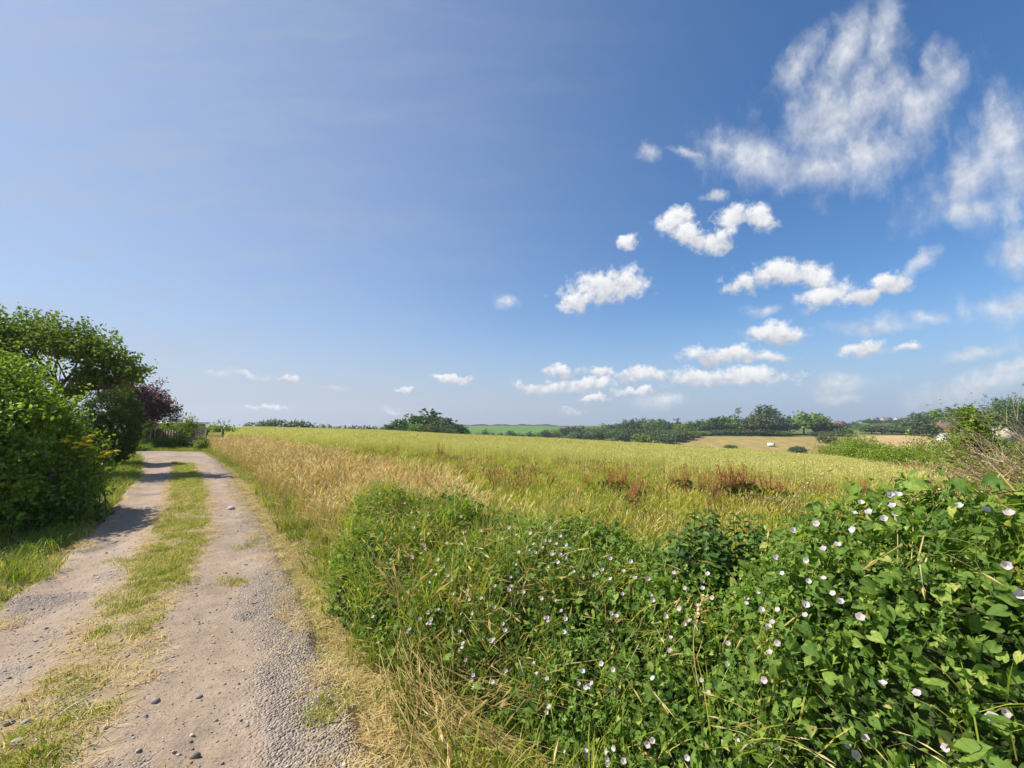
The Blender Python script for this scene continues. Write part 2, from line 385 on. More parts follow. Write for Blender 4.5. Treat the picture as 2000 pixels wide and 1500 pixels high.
def H(x, y):
    x = np.asarray(x, float); y = np.asarray(y, float)
    ys = np.maximum(y, .5); u = np.clip(x/np.maximum(ys, 6), -1.6, 1.6)
    yc = np.interp(u, _cu, _cy); zc = np.interp(u, _cu, _cz)
    t = np.clip(ys/yc, 0, 1)
    near = zc*t**1.25
    near = near-np.where(ys > yc, .0022*(ys-yc)**2+(-zc/yc)*0.9*(ys-yc), 0)
    k = sm(.12, .34, u); kl = 1-sm(-.36, -.16, u)
    far = (np.interp(ys, FY, FZR)+6*sm(.74, .84, u)*sm(480, 680, ys))*k+np.interp(ys, FY, FZC)*(1-k)
    far = far*(1-kl)+np.interp(ys, FY, FZL)*kl
    z = np.where(ys > yc*.6, np.maximum(near, far), near)
    return np.where(y < .5, 0.0, z)
def G(px, py, dz=0.0):
    """where the sight line meets the ground (raised by dz)"""
    d = ray(px, py)
    Y = np.concatenate([np.linspace(.6, 60, 3000), np.linspace(60, 1500, 4000)])
    e = CAMZ+d[2]*Y-H(d[0]*Y, Y)-dz
    i = np.argmax(e < 0) if (e < 0).any() else len(Y)-1
    return np.array([d[0]*Y[i], Y[i]])
def ground_grid():
    a = np.sinh(np.linspace(-1, 1, 361)*7.2)/np.sinh(7.2)*5000
    yb = np.sinh(np.linspace(-.52, 1, 330)*7.2)/np.sinh(7.2)*6000
    X, Yg = np.meshgrid(a, yb); Z = H(X, Yg)+.05*(vnoise(X, Yg, 2.5, 3)-.5)*(np.hypot(X, Yg) < 150)
    V = np.stack([X, Yg, Z], -1).reshape(-1, 3); ny, nx = X.shape
    i = np.arange(ny-1)[:, None]*nx+np.arange(nx-1)[None]
    Q = np.stack([i, i+1, i+nx+1, i+nx], -1).reshape(-1, 4)
    m, nt, out = newmat('soil_and_grass')
    n1 = tnoise(nt, .9, 6, .65); n2 = tnoise(nt, .02, 4); n3 = tnoise(nt, 14, 4, .7)
    c = ramp(nt, n1, [(.3, (.10, .085, .03)), (.5, (.20, .16, .055)), (.7, (.15, .17, .03))])
    c2 = ramp(nt, n2, [(.35, (.09, .12, .03)), (.65, (.16, .18, .045))])
    g = nt.nodes.new('ShaderNodeNewGeometry'); sx = nt.nodes.new('ShaderNodeSeparateXYZ'); nt.links.new(g.outputs['Position'], sx.inputs[0])
    mr = nt.nodes.new('ShaderNodeMapRange'); nt.links.new(sx.outputs[1], mr.inputs[0]); mr.inputs[1].default_value = 40; mr.inputs[2].default_value = 160
    col = nmix(nt, mr.outputs[0], c, c2)
    pb = nt.nodes.new('ShaderNodeBsdfPrincipled'); pb.inputs['Roughness'].default_value = .95; pb.inputs['Specular IOR Level'].default_value = .1
    nt.links.new(col, pb.inputs['Base Color'])
    bn = nt.nodes.new('ShaderNodeBump'); bn.inputs['Strength'].default_value = .5; bn.inputs['Distance'].default_value = .03; nt.links.new(n3, bn.inputs['Height']); nt.links.new(bn.outputs[0], pb.inputs['Normal'])
    nt.links.new(pb.outputs[0], out.inputs[0])
    o = obj('ground', meshdata('ground', V, Q, m, smooth=True)); tag(o, kind='structure')
ground_grid()

# far fields: sheets draped on the hills
def field_sheet(name, poly, mat, lift, res=40):
    """poly: corner points (x, y), four of them; bilinear sheet following the ground"""
    a, b, c, d = [np.array(q, float) for q in poly]
    s, t = np.meshgrid(np.linspace(0, 1, res), np.linspace(0, 1, res))
    Pq = (a*((1-s)*(1-t))[..., None]+b*(s*(1-t))[..., None]+c*(s*t)[..., None]+d*((1-s)*t)[..., None])
    V = np.concatenate([Pq, (H(Pq[..., 0], Pq[..., 1])+lift)[..., None]], -1).reshape(-1, 3)
    i = np.arange(res-1)[:, None]*res+np.arange(res-1)[None]
    Q = np.stack([i, i+1, i+res+1, i+res], -1).reshape(-1, 4)
    return tag(obj(name, meshdata(name, V, Q, mat, smooth=True)), kind='structure')
def fieldmat(name, a, b, scale, stripe=None):
    m, nt, out = newmat(name)
    f = tnoise(nt, scale, 6, .7); c = ramp(nt, f, [(.32, a), (.68, b)])
    if stripe:
        g = nt.nodes.new('ShaderNodeNewGeometry'); w = nt.nodes.new('ShaderNodeTexWave'); w.inputs['Scale'].default_value = stripe[0]; w.inputs['Distortion'].default_value = 1.5
        w.inputs['Detail'].default_value = 3; mp = nt.nodes.new('ShaderNodeMapping'); mp.inputs['Rotation'].default_value = (0, 0, stripe[1])
        nt.links.new(g.outputs['Position'], mp.inputs[0]); nt.links.new(mp.outputs[0], w.inputs['Vector'])
        c = nmix(nt, nmath(nt, 'MULTIPLY', w.outputs['Fac'], .30), c, stripe[2])
    pb = nt.nodes.new('ShaderNodeBsdfPrincipled'); nt.links.new(c, pb.inputs['Base Color']); pb.inputs['Roughness'].default_value = .95; pb.inputs['Specular IOR Level'].default_value = .05
    nt.links.new(pb.outputs[0], out.inputs[0]); return m
tanm = fieldmat('dry_pasture', (.27, .19, .07), (.40, .30, .11), .12, (.03, .2, (.20, .18, .05)))
stub = fieldmat('stubble', (.42, .27, .12), (.52, .36, .17), .1, (.06, .5, (.48, .36, .2)))
grn = fieldmat('green_crop', (.085, .17, .03), (.12, .22, .04), .02)
grn2 = fieldmat('green_meadow', (.10, .16, .03), (.15, .21, .05), .03)
field_sheet('pasture_field', [(70, 190), (190, 190), (228, 292), (92, 296)], tanm, .25)
field_sheet('stubble_field', [(196, 215), (240, 215), (285, 300), (232, 300)], stub, .3)
field_sheet('green_field', [(-85, 470), (70, 450), (66, 720), (-100, 720)], grn, .4)
field_sheet('meadow_field', [(-30, 400), (150, 380), (120, 445), (-30, 452)], grn2, .45)
# ------------------------------------------------------------------ track
YS = [-6, 2.2, 3.06, 4.38, 5.33, 7.18, 9.59, 13.18, 18.45, 24.3, 28]
XRs = [4.6, -.64, -1.21, -2.07, -2.74, -4.09, -5.84, -8.44, -12.5, -17.4, -21.5]
YL_ = [-6, 3.89, 4.94, 5.97, 7.95, 13.16, 19.7, 24.3, 28]; XLs = [2.0, -4.45, -5.13, -5.88, -7.28, -11.28, -16.85, -21.5, -25]
xR = lambda y: np.interp(y, YS, XRs)
xL = lambda y: np.interp(y, YL_, XLs)
SY = [-6, 1.5, 2.46, 2.86, 3.61, 4.34, 5.51, 7.53, 10.27, 15.87, 17]
xSL = lambda y: np.interp(y, SY, [2.6, -2.2, -2.76, -2.9, -3.38, -3.79, -4.59, -6.01, -8.12, -12.42, -13.3])
xSR = lambda y: np.interp(y, [-6, 1.5, 2.46, 3.04, 3.63, 4.5, 5.73, 7.16, 11.08, 16.64, 17], [3.2, -1.75, -2.15, -2.41, -2.86, -3.26, -3.95, -4.91, -7.73, -12.1, -13.2])
def track_relief(x, y):
    r = .034*(vnoise(x, y, .55, 5, 4)-.5)+.022*(vnoise(x, y, .12, 9, 3)-.5)
    c1 = (xR(y)+xSR(y))/2; c2 = (xL(y)+xSL(y))/2
    rut = -.035*np.exp(-((x-c1)/.38)**2)-.035*np.exp(-((x-c2)/.38)**2)
    return r+rut+.06
def make_track():
    yy = np.concatenate([np.arange(-5, 1.4, .15), np.arange(1.4, 6, .022), np.arange(6, 12, .05), np.arange(12, 26.5, .1)])
    nc = 190; s = np.linspace(-.05, 1.05, nc)
    Yg = np.repeat(yy[:, None], nc, 1); X = xL(yy)[:, None]*(1-s)+xR(yy)[:, None]*s
    # the far end is a worn turning area with a rounded edge
    wob = .07*(vnoise(X, Yg, .45, 14, 3)-.5)
    edge = np.minimum(sm(-.035, .05, s[None]+wob), 1-sm(.95, 1.04, s[None]+wob))
    Z = H(X, Yg)+(track_relief(X, Yg))*edge-.07*(1-edge)
    far = sm(23.2, 25.6, Yg+2.4*(vnoise(X, Yg, 1.3, 15, 3)-.5)+1.2*np.abs(s[None]-.5)); Z = Z-far*.2
    V = np.stack([X, Yg, Z], -1).reshape(-1, 3); n = len(yy)
    i = np.arange(n-1)[:, None]*nc+np.arange(nc-1)[None]
    Q = np.stack([i, i+1, i+nc+1, i+nc], -1).reshape(-1, 4)
    xc = X[:-1, :-1].ravel(); yc = Yg[:-1, :-1].ravel()
    # grey loose gravel lies along the right-hand edge and in the left rut; the strip is dusty soil with dead grass
    wr = (xc-xSR(yc))/(xR(yc)-xSR(yc))
    grav = np.clip(sm(.45, .8, wr+.5*(vnoise(xc, yc, .5, 21)-.5))*(1-sm(.93, 1.0, wr))+.9*sm(.55, .75, vnoise(xc, yc, .8, 22))*(xc < xSL(yc))+.5*sm(.6, .75, vnoise(xc, yc, .35, 23)), 0, 1)
    strip = sm(-.15, .1, xc-xSL(yc))*(1-sm(-.1, .15, xc-xSR(yc)))*(yc < 17)
    edgeS = np.maximum(sm(.86, 1.0, wr+.25*(vnoise(xc, yc, .3, 24)-.5)), sm(.10, 0, (xc-xL(yc))/(xR(yc)-xL(yc))+.3*(vnoise(xc, yc, .5, 25)-.35)))*(yc < 18)
    m, nt, out = newmat('stony_track')
    n1 = tnoise(nt, 1.3, 6, .65); n2 = tnoise(nt, 45, 4, .7); n3 = tnoise(nt, 11, 5, .7)
    dirt = ramp(nt, n1, [(.3, (.30, .215, .15)), (.55, (.40, .30, .215)), (.75, (.45, .36, .27))])
    dirt = nmix(nt, nmath(nt, 'MULTIPLY', ramp(nt, n3, [(.38, (0, 0, 0)), (.66, (1, 1, 1))]), .5), dirt, (.25, .185, .135))
    n4 = tnoise(nt, 62, 4, .75); dirt = nmix(nt, nmath(nt, 'MULTIPLY', ramp(nt, n4, [(.50, (0, 0, 0)), (.62, (1, 1, 1))]), .6), dirt, (.17, .13, .10))
    vo = nt.nodes.new('ShaderNodeTexVoronoi'); vo.inputs['Scale'].default_value = 75; vo.inputs['Randomness'].default_value = 1
    g = nt.nodes.new('ShaderNodeNewGeometry'); nt.links.new(g.outputs['Position'], vo.inputs['Vector'])
    sepc = nt.nodes.new('ShaderNodeSeparateColor'); nt.links.new(vo.outputs['Color'], sepc.inputs[0])
    stone = ramp(nt, sepc.outputs[0], [(0, (.17, .14, .115)), (.5, (.31, .265, .225)), (1, (.46, .40, .345))])
    c = nmix(nt, nmath(nt, 'MULTIPLY', attr(nt, 'grav'), .62), dirt, stone)
    straw = ramp(nt, n3, [(.3, (.30, .20, .08)), (.7, (.50, .37, .19))])
    c = nmix(nt, nmath(nt, 'MULTIPLY', attr(nt, 'edge'), .85), c, straw)
    c = nmix(nt, nmath(nt, 'MULTIPLY', attr(nt, 'strip'), .7), c, ramp(nt, n3, [(.3, (.22, .16, .075)), (.7, (.40, .31, .16))]))
    pb = nt.nodes.new('ShaderNodeBsdfPrincipled'); nt.links.new(c, pb.inputs['Base Color']); pb.inputs['Roughness'].default_value = .95; pb.inputs['Specular IOR Level'].default_value = .12
    hgt = nmath(nt, 'ADD', nmath(nt, 'MULTIPLY', n2, .6), nmath(nt, 'MULTIPLY', vo.outputs['Distance'], nmath(nt, 'MULTIPLY', attr(nt, 'grav'), -1.6)))
    bn = nt.nodes.new('ShaderNodeBump'); bn.inputs['Strength'].default_value = 1.0; bn.inputs['Distance'].default_value = .014
    nt.links.new(hgt, bn.inputs['Height']); nt.links.new(bn.outputs[0], pb.inputs['Normal']); nt.links.new(pb.outputs[0], out.inputs[0])
    me = meshdata('track', V, Q, m, {'grav': grav, 'strip': strip, 'edge': edgeS}, smooth=True)
    tag(obj('track', me), kind='structure')
make_track()
def TZ(x, y):
    """ground height including the track sheet"""
    x = np.asarray(x, float); y = np.asarray(y, float)
    on = (x > xL(y)+.05) & (x < xR(y)-.05) & (y < 23) & (y > -5)
    return H(x, y)+np.where(on, track_relief(x, y), 0)

# ------------------------------------------------------------------ scattering
def scatter(name, pts, rotz, scl, variants, tilt=None, kind='stuff', label=None, cat=None):
    """one object: points that carry copies of a few small tufts"""
    n = len(pts)
    me = bpy.data.meshes.new(name); me.vertices.add(n); me.vertices.foreach_set('co', np.asarray(pts, np.float32).ravel())
    a = me.attributes.new('rot', 'FLOAT_VECTOR', 'POINT')
    rv = np.zeros((n, 3), np.float32); rv[:, 2] = rotz
    if tilt is not None: rv[:, :2] = tilt
    a.data.foreach_set('vector', rv.ravel())
    b = me.attributes.new('scl', 'FLOAT', 'POINT'); b.data.foreach_set('value', np.asarray(scl, np.float32))
    c = me.attributes.new('var', 'INT', 'POINT'); c.data.foreach_set('value', rng.integers(0, len(variants), n).astype(np.int32))
    me.update()
    o = obj(name, me)
    ng = bpy.data.node_groups.new(name+'_nodes', 'GeometryNodeTree')
    ng.interface.new_socket('Geometry', in_out='INPUT', socket_type='NodeSocketGeometry')
    ng.interface.new_socket('Geometry', in_out='OUTPUT', socket_type='NodeSocketGeometry')
    N = ng.nodes; L = ng.links
    gi = N.new('NodeGroupInput'); go = N.new('NodeGroupOutput'); jn = N.new('GeometryNodeJoinGeometry')
    def na(nm, ty):
        q = N.new('GeometryNodeInputNamedAttribute'); q.data_type = ty; q.inputs[0].default_value = nm; return q.outputs[0]
    rot = na('rot', 'FLOAT_VECTOR'); sc = na('scl', 'FLOAT'); var = na('var', 'INT')
    for k, v in enumerate(variants):
        oi = N.new('GeometryNodeObjectInfo'); oi.inputs[0].default_value = v; oi.inputs['As Instance'].default_value = True
        cm = N.new('FunctionNodeCompare'); cm.data_type = 'INT'; cm.operation = 'EQUAL'; L.new(var, cm.inputs[2]); cm.inputs[3].default_value = k
        ip = N.new('GeometryNodeInstanceOnPoints'); L.new(gi.outputs[0], ip.inputs['Points']); L.new(cm.outputs[0], ip.inputs['Selection'])
        L.new(oi.outputs['Geometry'], ip.inputs['Instance']); L.new(rot, ip.inputs['Rotation']); L.new(sc, ip.inputs['Scale'])
        L.new(ip.outputs[0], jn.inputs[0])
    L.new(jn.outputs[0], go.inputs[0])
    md = o.modifiers.new('scatter', 'NODES'); md.node_group = ng
    tag(o, label, cat, kind=kind)
    return o
def proto(me):
    return bpy.data.objects.new(me.name, me)      # lives in no collection; only the scatter uses it
def blade_tuft(name, mat, n, spread, hgt, width, lean, droop, seed, col=(0, 1), head=None, nseg=2, hcol=(.6, 1)):
    """n curved blades; head=(length, width) adds a seed head. Triangles: 2*nseg-1 per blade"""
    r = np.random.default_rng(seed)
    V = []; T = []; Qd = []; aT = []; aQ = []; k = 0
    for i in range(n):
        a = r.uniform(0, 2*math.pi); rad = spread*math.sqrt(r.random()); bx, by = rad*math.cos(a), rad*math.sin(a)
        h = hgt*r.uniform(.6, 1.1); yaw = r.uniform(0, 2*math.pi); ln = lean*r.uniform(.2, 1.3)*h; dr = droop*r.uniform(.3, 1.4)*h
        dx, dy = math.cos(yaw), math.sin(yaw); sx, sy = -dy, dx
        tw = r.uniform(-.8, .8); sx, sy = sx*math.cos(tw)-sy*math.sin(tw), sx*math.sin(tw)+sy*math.cos(tw)
        w = width*r.uniform(.7, 1.3); c = r.uniform(*col)
        ts = np.linspace(0, 1, nseg+1)
        pts = [(bx+dx*(ln*t+.5*dr*t*t), by+dy*(ln*t+.5*dr*t*t), h*t*(1-.10*t)-dr*.45*t*t*t) for t in ts]
        for q in range(nseg):
            ww = w*(1-.35*q/nseg)
            V += [(pts[q][0]-sx*ww/2, pts[q][1]-sy*ww/2, pts[q][2]), (pts[q][0]+sx*ww/2, pts[q][1]+sy*ww/2, pts[q][2])]
        V.append(pts[-1])
        for q in range(nseg-1): Qd.append((k+2*q, k+2*q+1, k+2*q+3, k+2*q+2)); aQ.append(c)
        T.append((k+2*nseg-2, k+2*nseg-1, k+2*nseg)); aT.append(c); k += 2*nseg+1
        if head:
            tx, ty, tz = pts[-1]; px_, py_, pz_ = pts[-2]
            d = np.array([tx-px_, ty-py_, tz-pz_]); d /= np.linalg.norm(d); hl = head[0]*r.uniform(.7, 1.3); hw = head[1]*r.uniform(.7, 1.3)
            hc = r.uniform(*hcol)
            for s2 in ((sx, sy, 0), (dx*.6, dy*.6, .5)):
                s2 = np.array(s2)*hw/2; b0 = np.array([tx, ty, tz])-d*hl*.35
                V += [tuple(b0), tuple(b0+d*hl*.4+s2), tuple(b0+d*hl+np.array([dx, dy, -.6])*hl*.12), tuple(b0+d*hl*.4-s2)]
                Qd.append((k, k+1, k+2, k+3)); aQ.append(hc); k += 4
    return meshdata(name, V, [np.array(Qd, np.int32).reshape(-1, 4), np.array(T, np.int32).reshape(-1, 3)], mat, {'rnd': aQ+aT})
def rnd_pts(x0, x1, y0, y1, dens):
    n = int((x1-x0)*(y1-y0)*dens); return rng.uniform(x0, x1, n), rng.uniform(y0, y1, n)
def infront(x, y, m=.06):
    return (y > .25) & (np.abs(x) < y*(1.27+m)+1.2)
def put(name, x, y, smin, smax, variants, tilt=.08, lift=0, **k):
    z = TZ(x, y)+lift; n = len(x)
    return scatter(name, np.stack([x, y, z], 1), rng.uniform(0, 2*math.pi, n), rng.uniform(smin, smax, n), variants, rng.normal(0, tilt, (n, 2)), **k)

# regions on the ground
CROP = [(-80, 131), (-24, 33.5), (-19, 32.5), (-8.8, 25), (-2.2, 21), (4.2, 17.6), (8.8, 14.0), (11.2, 11.8), (12.3, 12.0), (16, 17.5), (25, 30.5), (34, 45), (44, 62), (42, 80), (28, 120), (0, 140), (-30, 145), (-80, 140)]
def vline(y): return xR(y)        # verge begins at the right edge of the track
# --- crop
crop_v = [proto(blade_tuft('crop_tuft', M['crop'], 46, .36, .80, .011, .10, .10, 100+i, (.05, .75), (.085, .022), 2, (.55, 1))) for i in range(4)]
crop_f = [proto(blade_tuft('crop_patch', M['crop'], 110, 1.1, .78, .035, .08, .06, 110+i, (.05, .8), (.13, .055), 2, (.5, 1))) for i in range(4)]
x, y = rnd_pts(-30, 32, 9, 36, 7.5)
tram = lambda x, y: np.abs(((x*.93+y*.37+.8*np.sin(y*.05)) % 21.0)-10.5) < .34
k = inpoly(x, y, CROP) & infront(x, y) & ~tram(x, y)
put('barley_near', x[k], y[k], .85, 1.08, crop_v, label='green gold barley standing at the near edge of the field', cat='crop')
x, y = rnd_pts(-95, 60, 33, 148, .95)
k = inpoly(x, y, CROP) & infront(x, y) & ~tram(x, y)
put('barley', x[k], y[k], .9, 1.1, crop_f, label='green gold barley covering the sloping field to its crest', cat='crop')
# --- margin between verge and crop
mar_v = [proto(blade_tuft('margin_tuft', M['margin'], 40, .24, .34, .008, .28, .45, 120+i, (0, .75), None, 3)) for i in range(3)] + \
        [proto(blade_tuft('margin_seed_tuft', M['margin'], 30, .25, .42, .006, .22, .35, 124+i, (.35, 1), (.10, .016), 2, (.7, 1))) for i in range(2)]
x, y = rnd_pts(-26, 17, 2.0, 33, 17)
inc = inpoly(x, y, CROP)
k = (~inc) & infront(x, y) & (x > xR(y)+np.where(y > 6, .9, .6)) & (y > 2.6+.0*x) & (y < 33) & ~((x > 9.5) & (y > x*1.0+1.5))
k &= (y > 4.6-.62*np.clip(x, -2, 3)) | (x < -1.4)
fade = sm(0, 3.5, x-xR(y)); k &= rng.random(len(x)) < np.where(y < 12, .95, .55)*(.35+.65*fade)
put('margin_grass', x[k], y[k], .7, 1.15, mar_v, label='yellow green grass growing between hedge and barley', cat='grass')
# sorrel and other red seed heads thread the margin
sor_v = [proto(blade_tuft('sorrel_tuft', M['sorrel'], 16, .22, .52, .005, .15, .2, 130+i, (0, 1), (.14, .020), 2, (0, 1))) for i in range(3)]
x, y = rnd_pts(-14, 12, 5.5, 22, 5); k = (~inpoly(x, y, CROP)) & (x > xR(y)+3) & infront(x, y) & (y > 6.2-.6*np.clip(x, -2, 4)) & (rng.random(len(x)) < .85*sm(.45, .66, vnoise(x, y, 1.7, 37)))
put('sorrel', x[k], y[k], .7, 1.1, sor_v, .1, label='reddish brown seed heads threaded through the grass margin', cat='sorrel')
# --- tall dry grass along the right of the track
dry_v = [proto(blade_tuft('dry_tuft', M['straw'], 26, .20, .88, .0065, .22, .42, 140+i, (.2, .9), (.17, .022), 3, (.55, 1))) for i in range(4)] + \
        [proto(blade_tuft('dry_low_tuft', M['straw'], 34, .22, .45, .007, .4, .6, 146, (0, .8), None, 3))]
x, y = rnd_pts(-26, 3.5, 2.2, 31, 16)
d = x-xR(y); w_ = np.interp(y, [2, 4, 6, 10, 20, 30], [.5, 1.9, 3.2, 4.2, 4.5, 4.5])
k = (d > .30+.25*vnoise(x, y, .6, 31)) & (d < w_+1.5*(vnoise(x, y, 1.2, 32)-.5)) & ~inpoly(x, y, CROP) & infront(x, y)
k &= ~((y < 4.6) & (d > .75)); k &= rng.random(len(x)) < np.where(y < 10, .95, .75)*np.where(y < 4.4, .25, 1)*(.25+.75*sm(.2, 1.3, d))*(.45+.55*sm(.35, .6, vnoise(x, y, .9, 33)))
put('dry_verge_grass', x[k], y[k], .72, 1.12, dry_v, .13, label='tall straw coloured dry grass along the right of the track', cat='grass')
# sparse dry tussocks out into the margin
x, y = rnd_pts(-12, 10, 4.2, 18, 2.6); k = (~inpoly(x, y, CROP)) & (x > xR(y)+2) & infront(x, y) & (y > 5.0-.7*np.clip(x, -2, 2)) & (rng.random(len(x)) < sm(.42, .62, vnoise(x, y, 1.6, 36)))
put('dry_margin_grass', x[k], y[k], .45, .75, dry_v, .15, label='scattered straw coloured tussocks in the grass margin', cat='grass')
# --- green grass at the foot of the verge and under the left hedge
grn_v = [proto(blade_tuft('verge_tuft', M['verge_green'], 34, .15, .26, .007, .35, .55, 160+i, (0, .9), None, 3)) for i in range(4)]
x, y = rnd_pts(-26, 2.5, 1.2, 26, 34)
d = x-xR(y); k = (d > .10+.22*vnoise(x, y, .45, 41)) & (d < 1.0+1.0*vnoise(x, y, .9, 42)) & infront(x, y) & (rng.random(len(x)) < np.where(y < 9, .95, .6)*(.6+.4*sm(.4, .6, vnoise(x, y, .5, 43))))
xl, yl = rnd_pts(-34, -2, .5, 27, 42)
d2 = xL(yl)-xl; k2 = (d2 > -.22+.45*vnoise(xl, yl, .5, 44)) & (d2 < 6.5) & infront(xl, yl, .35) & (rng.random(len(xl)) < .8)
xe, ye = rnd_pts(-27, -15, 23.2, 29, 26); ke = (ye > 23.6+1.6*vnoise(xe, ye, 1.2, 46)) & (xe < xR(ye)+1) & infront(xe, ye)
x = np.concatenate([x[k], xe[ke]]); y = np.concatenate([y[k], ye[ke]]); k = np.ones(len(x), bool)
put('verge_grass', np.concatenate([x[k], xl[k2]]), np.concatenate([y[k], yl[k2]]), .55, 1.15, grn_v, .12, label='green grass along both edges of the track', cat='grass')
# --- short turf on the middle strip and as patches on the track
turf_v = [proto(blade_tuft('turf_tuft', M['turf'], 40, .085, .060, .0042, .6, .6, 170+i, (0, 1), None, 2)) for i in range(5)]
x, y = rnd_pts(-14, 1, 1.3, 17.2, 330)
c_ = (x-xSL(y))/(xSR(y)-xSL(y)); nz_ = vnoise(x, y, .45, 51); nz2 = vnoise(x, y, .16, 52)
dens = sm(.0, .22, c_+.30*(nz_-.5))*(1-sm(.78, 1.0, c_+.30*(nz2-.5)))*np.where(y < 3.3, .12+.80*sm(.52, .63, nz_), .50+.5*sm(.35, .6, nz_))*np.where(y < 3.0, .9, 1)
k = (rng.random(len(x)) < dens*np.where(y > 7, .6, 1)) & infront(x, y)
x2, y2 = rnd_pts(-6, 0, 1.6, 6, 260); wr = (x2-xSR(y2))/(xR(y2)-xSR(y2))
k2 = (rng.random(len(x2)) < .75*sm(.70, .78, vnoise(x2, y2, .5, 53))*(x2 < xR(y2))*(x2 > xL(y2))) & infront(x2, y2)
put('strip_turf', np.concatenate([x[k], x2[k2]]), np.concatenate([y[k], y2[k2]]), .55, 1.25, turf_v, .15, -.004, label='short worn grass on the strip between the wheel ruts', cat='grass')
# --- matted straw along the edges of the track
lit_v = [proto(blade_tuft('straw_litter', M['straw'], 26, .10, .035, .0035, 2.2, 1.2, 180+i, (.3, 1), None, 2)) for i in range(3)]
x, y = rnd_pts(-12, 1.5, 1.2, 12, 190)
d = x-xR(y); d2 = x-xL(y)
k = (((d > -.42) & (d < .42) & (rng.random(len(x)) < .85*sm(-.42, -.05, d+.3*(vnoise(x, y, .3, 61)-.5)))) | ((d2 > -.3) & (d2 < .28) & (rng.random(len(x)) < .7*sm(.4, .65, vnoise(x, y, .5, 66)))) | ((x > xSL(y)-.12) & (x < xSR(y)+.1) & (rng.random(len(x)) < .40))) & infront(x, y)
put('straw_litter', x[k], y[k], .6, 1.3, lit_v, .1, .003, label='matted dead straw along the edges of the track', cat='straw')

# --- loose stones on the track
def stone_mesh(name, seed, mat):
    r = np.random.default_rng(seed)
    t = (1+5**.5)/2
    V = np.array([(-1,t,0),(1,t,0),(-1,-t,0),(1,-t,0),(0,-1,t),(0,1,t),(0,-1,-t),(0,1,-t),(t,0,-1),(t,0,1),(-t,0,-1),(-t,0,1)], float)
    V /= np.linalg.norm(V[0]); V *= r.uniform(.7, 1.25, (12, 1)); V *= np.array([1.0, r.uniform(.6, .95), r.uniform(.4, .7)])
    T = [(0,11,5),(0,5,1),(0,1,7),(0,7,10),(0,10,11),(1,5,9),(5,11,4),(11,10,2),(10,7,6),(7,1,8),(3,9,4),(3,4,2),(3,2,6),(3,6,8),(3,8,9),(4,9,5),(2,4,11),(6,2,10),(8,6,7),(9,8,1)]
    return meshdata(name, V, np.array(T), mat, {'rnd': np.full(20, r.random())})
M['stone'] = leafmat('stone', [(0, (.20, .17, .145)), (.4, (.31, .265, .23)), (.75, (.42, .365, .315)), (1, (.55, .49, .43))], 0, .9, inst=.7, spec=.1)
stv = [proto(stone_mesh('gravel_stone', 200+i, M['stone'])) for i in range(6)]
x, y = rnd_pts(-9, 1.6, 1.1, 8, 2600)
wr = (x-xSR(y))/(xR(y)-xSR(y)); on = (x > xL(y)+.05) & (x < xR(y)+.12)
pr = .20+.26*sm(.45, .8, wr+.5*(vnoise(x, y, .5, 21)-.5))*(1-sm(.95, 1.08, wr))+.30*sm(.52, .7, vnoise(x, y, .8, 22))*(x < xSL(y))+.20*sm(.6, .72, vnoise(x, y, .35, 23))+.12*((x > xSL(y)) & (x < xSR(y)) & (y < 3.3))
k = on & infront(x, y) & (rng.random(len(x)) < pr*np.where(y > 5, .35, 1)*np.where(y > 3.5, .6, 1))
sz = np.exp(rng.normal(math.log(.0046), .5, k.sum())); sz = np.clip(sz, .002, .018)
scatter('track_gravel', np.stack([x[k], y[k], TZ(x[k], y[k])+sz*.15], 1), rng.uniform(0, 6.28, k.sum()), sz, stv, rng.normal(0, .3, (k.sum(), 2)), label='loose grey gravel and grit lying on the track', cat='gravel')

x, y = rnd_pts(8, 36, 7, 48, 9); hx = np.interp(y, [7, 9.8, 11, 17.5, 30.5, 45, 48], [8.5, 10.2, 12.0, 16.6, 25.3, 34.3, 36])
k = (x > hx-1.1) & (x < hx+2.4) & infront(x, y) & (rng.random(len(x)) < np.where(y > 20, .35, .9))
put('hedge_foot_grass', x[k], y[k], .8, 1.35, mar_v+dry_v[:2], .15, label='rough yellow grass along the foot of the right hand hedge', cat='grass')
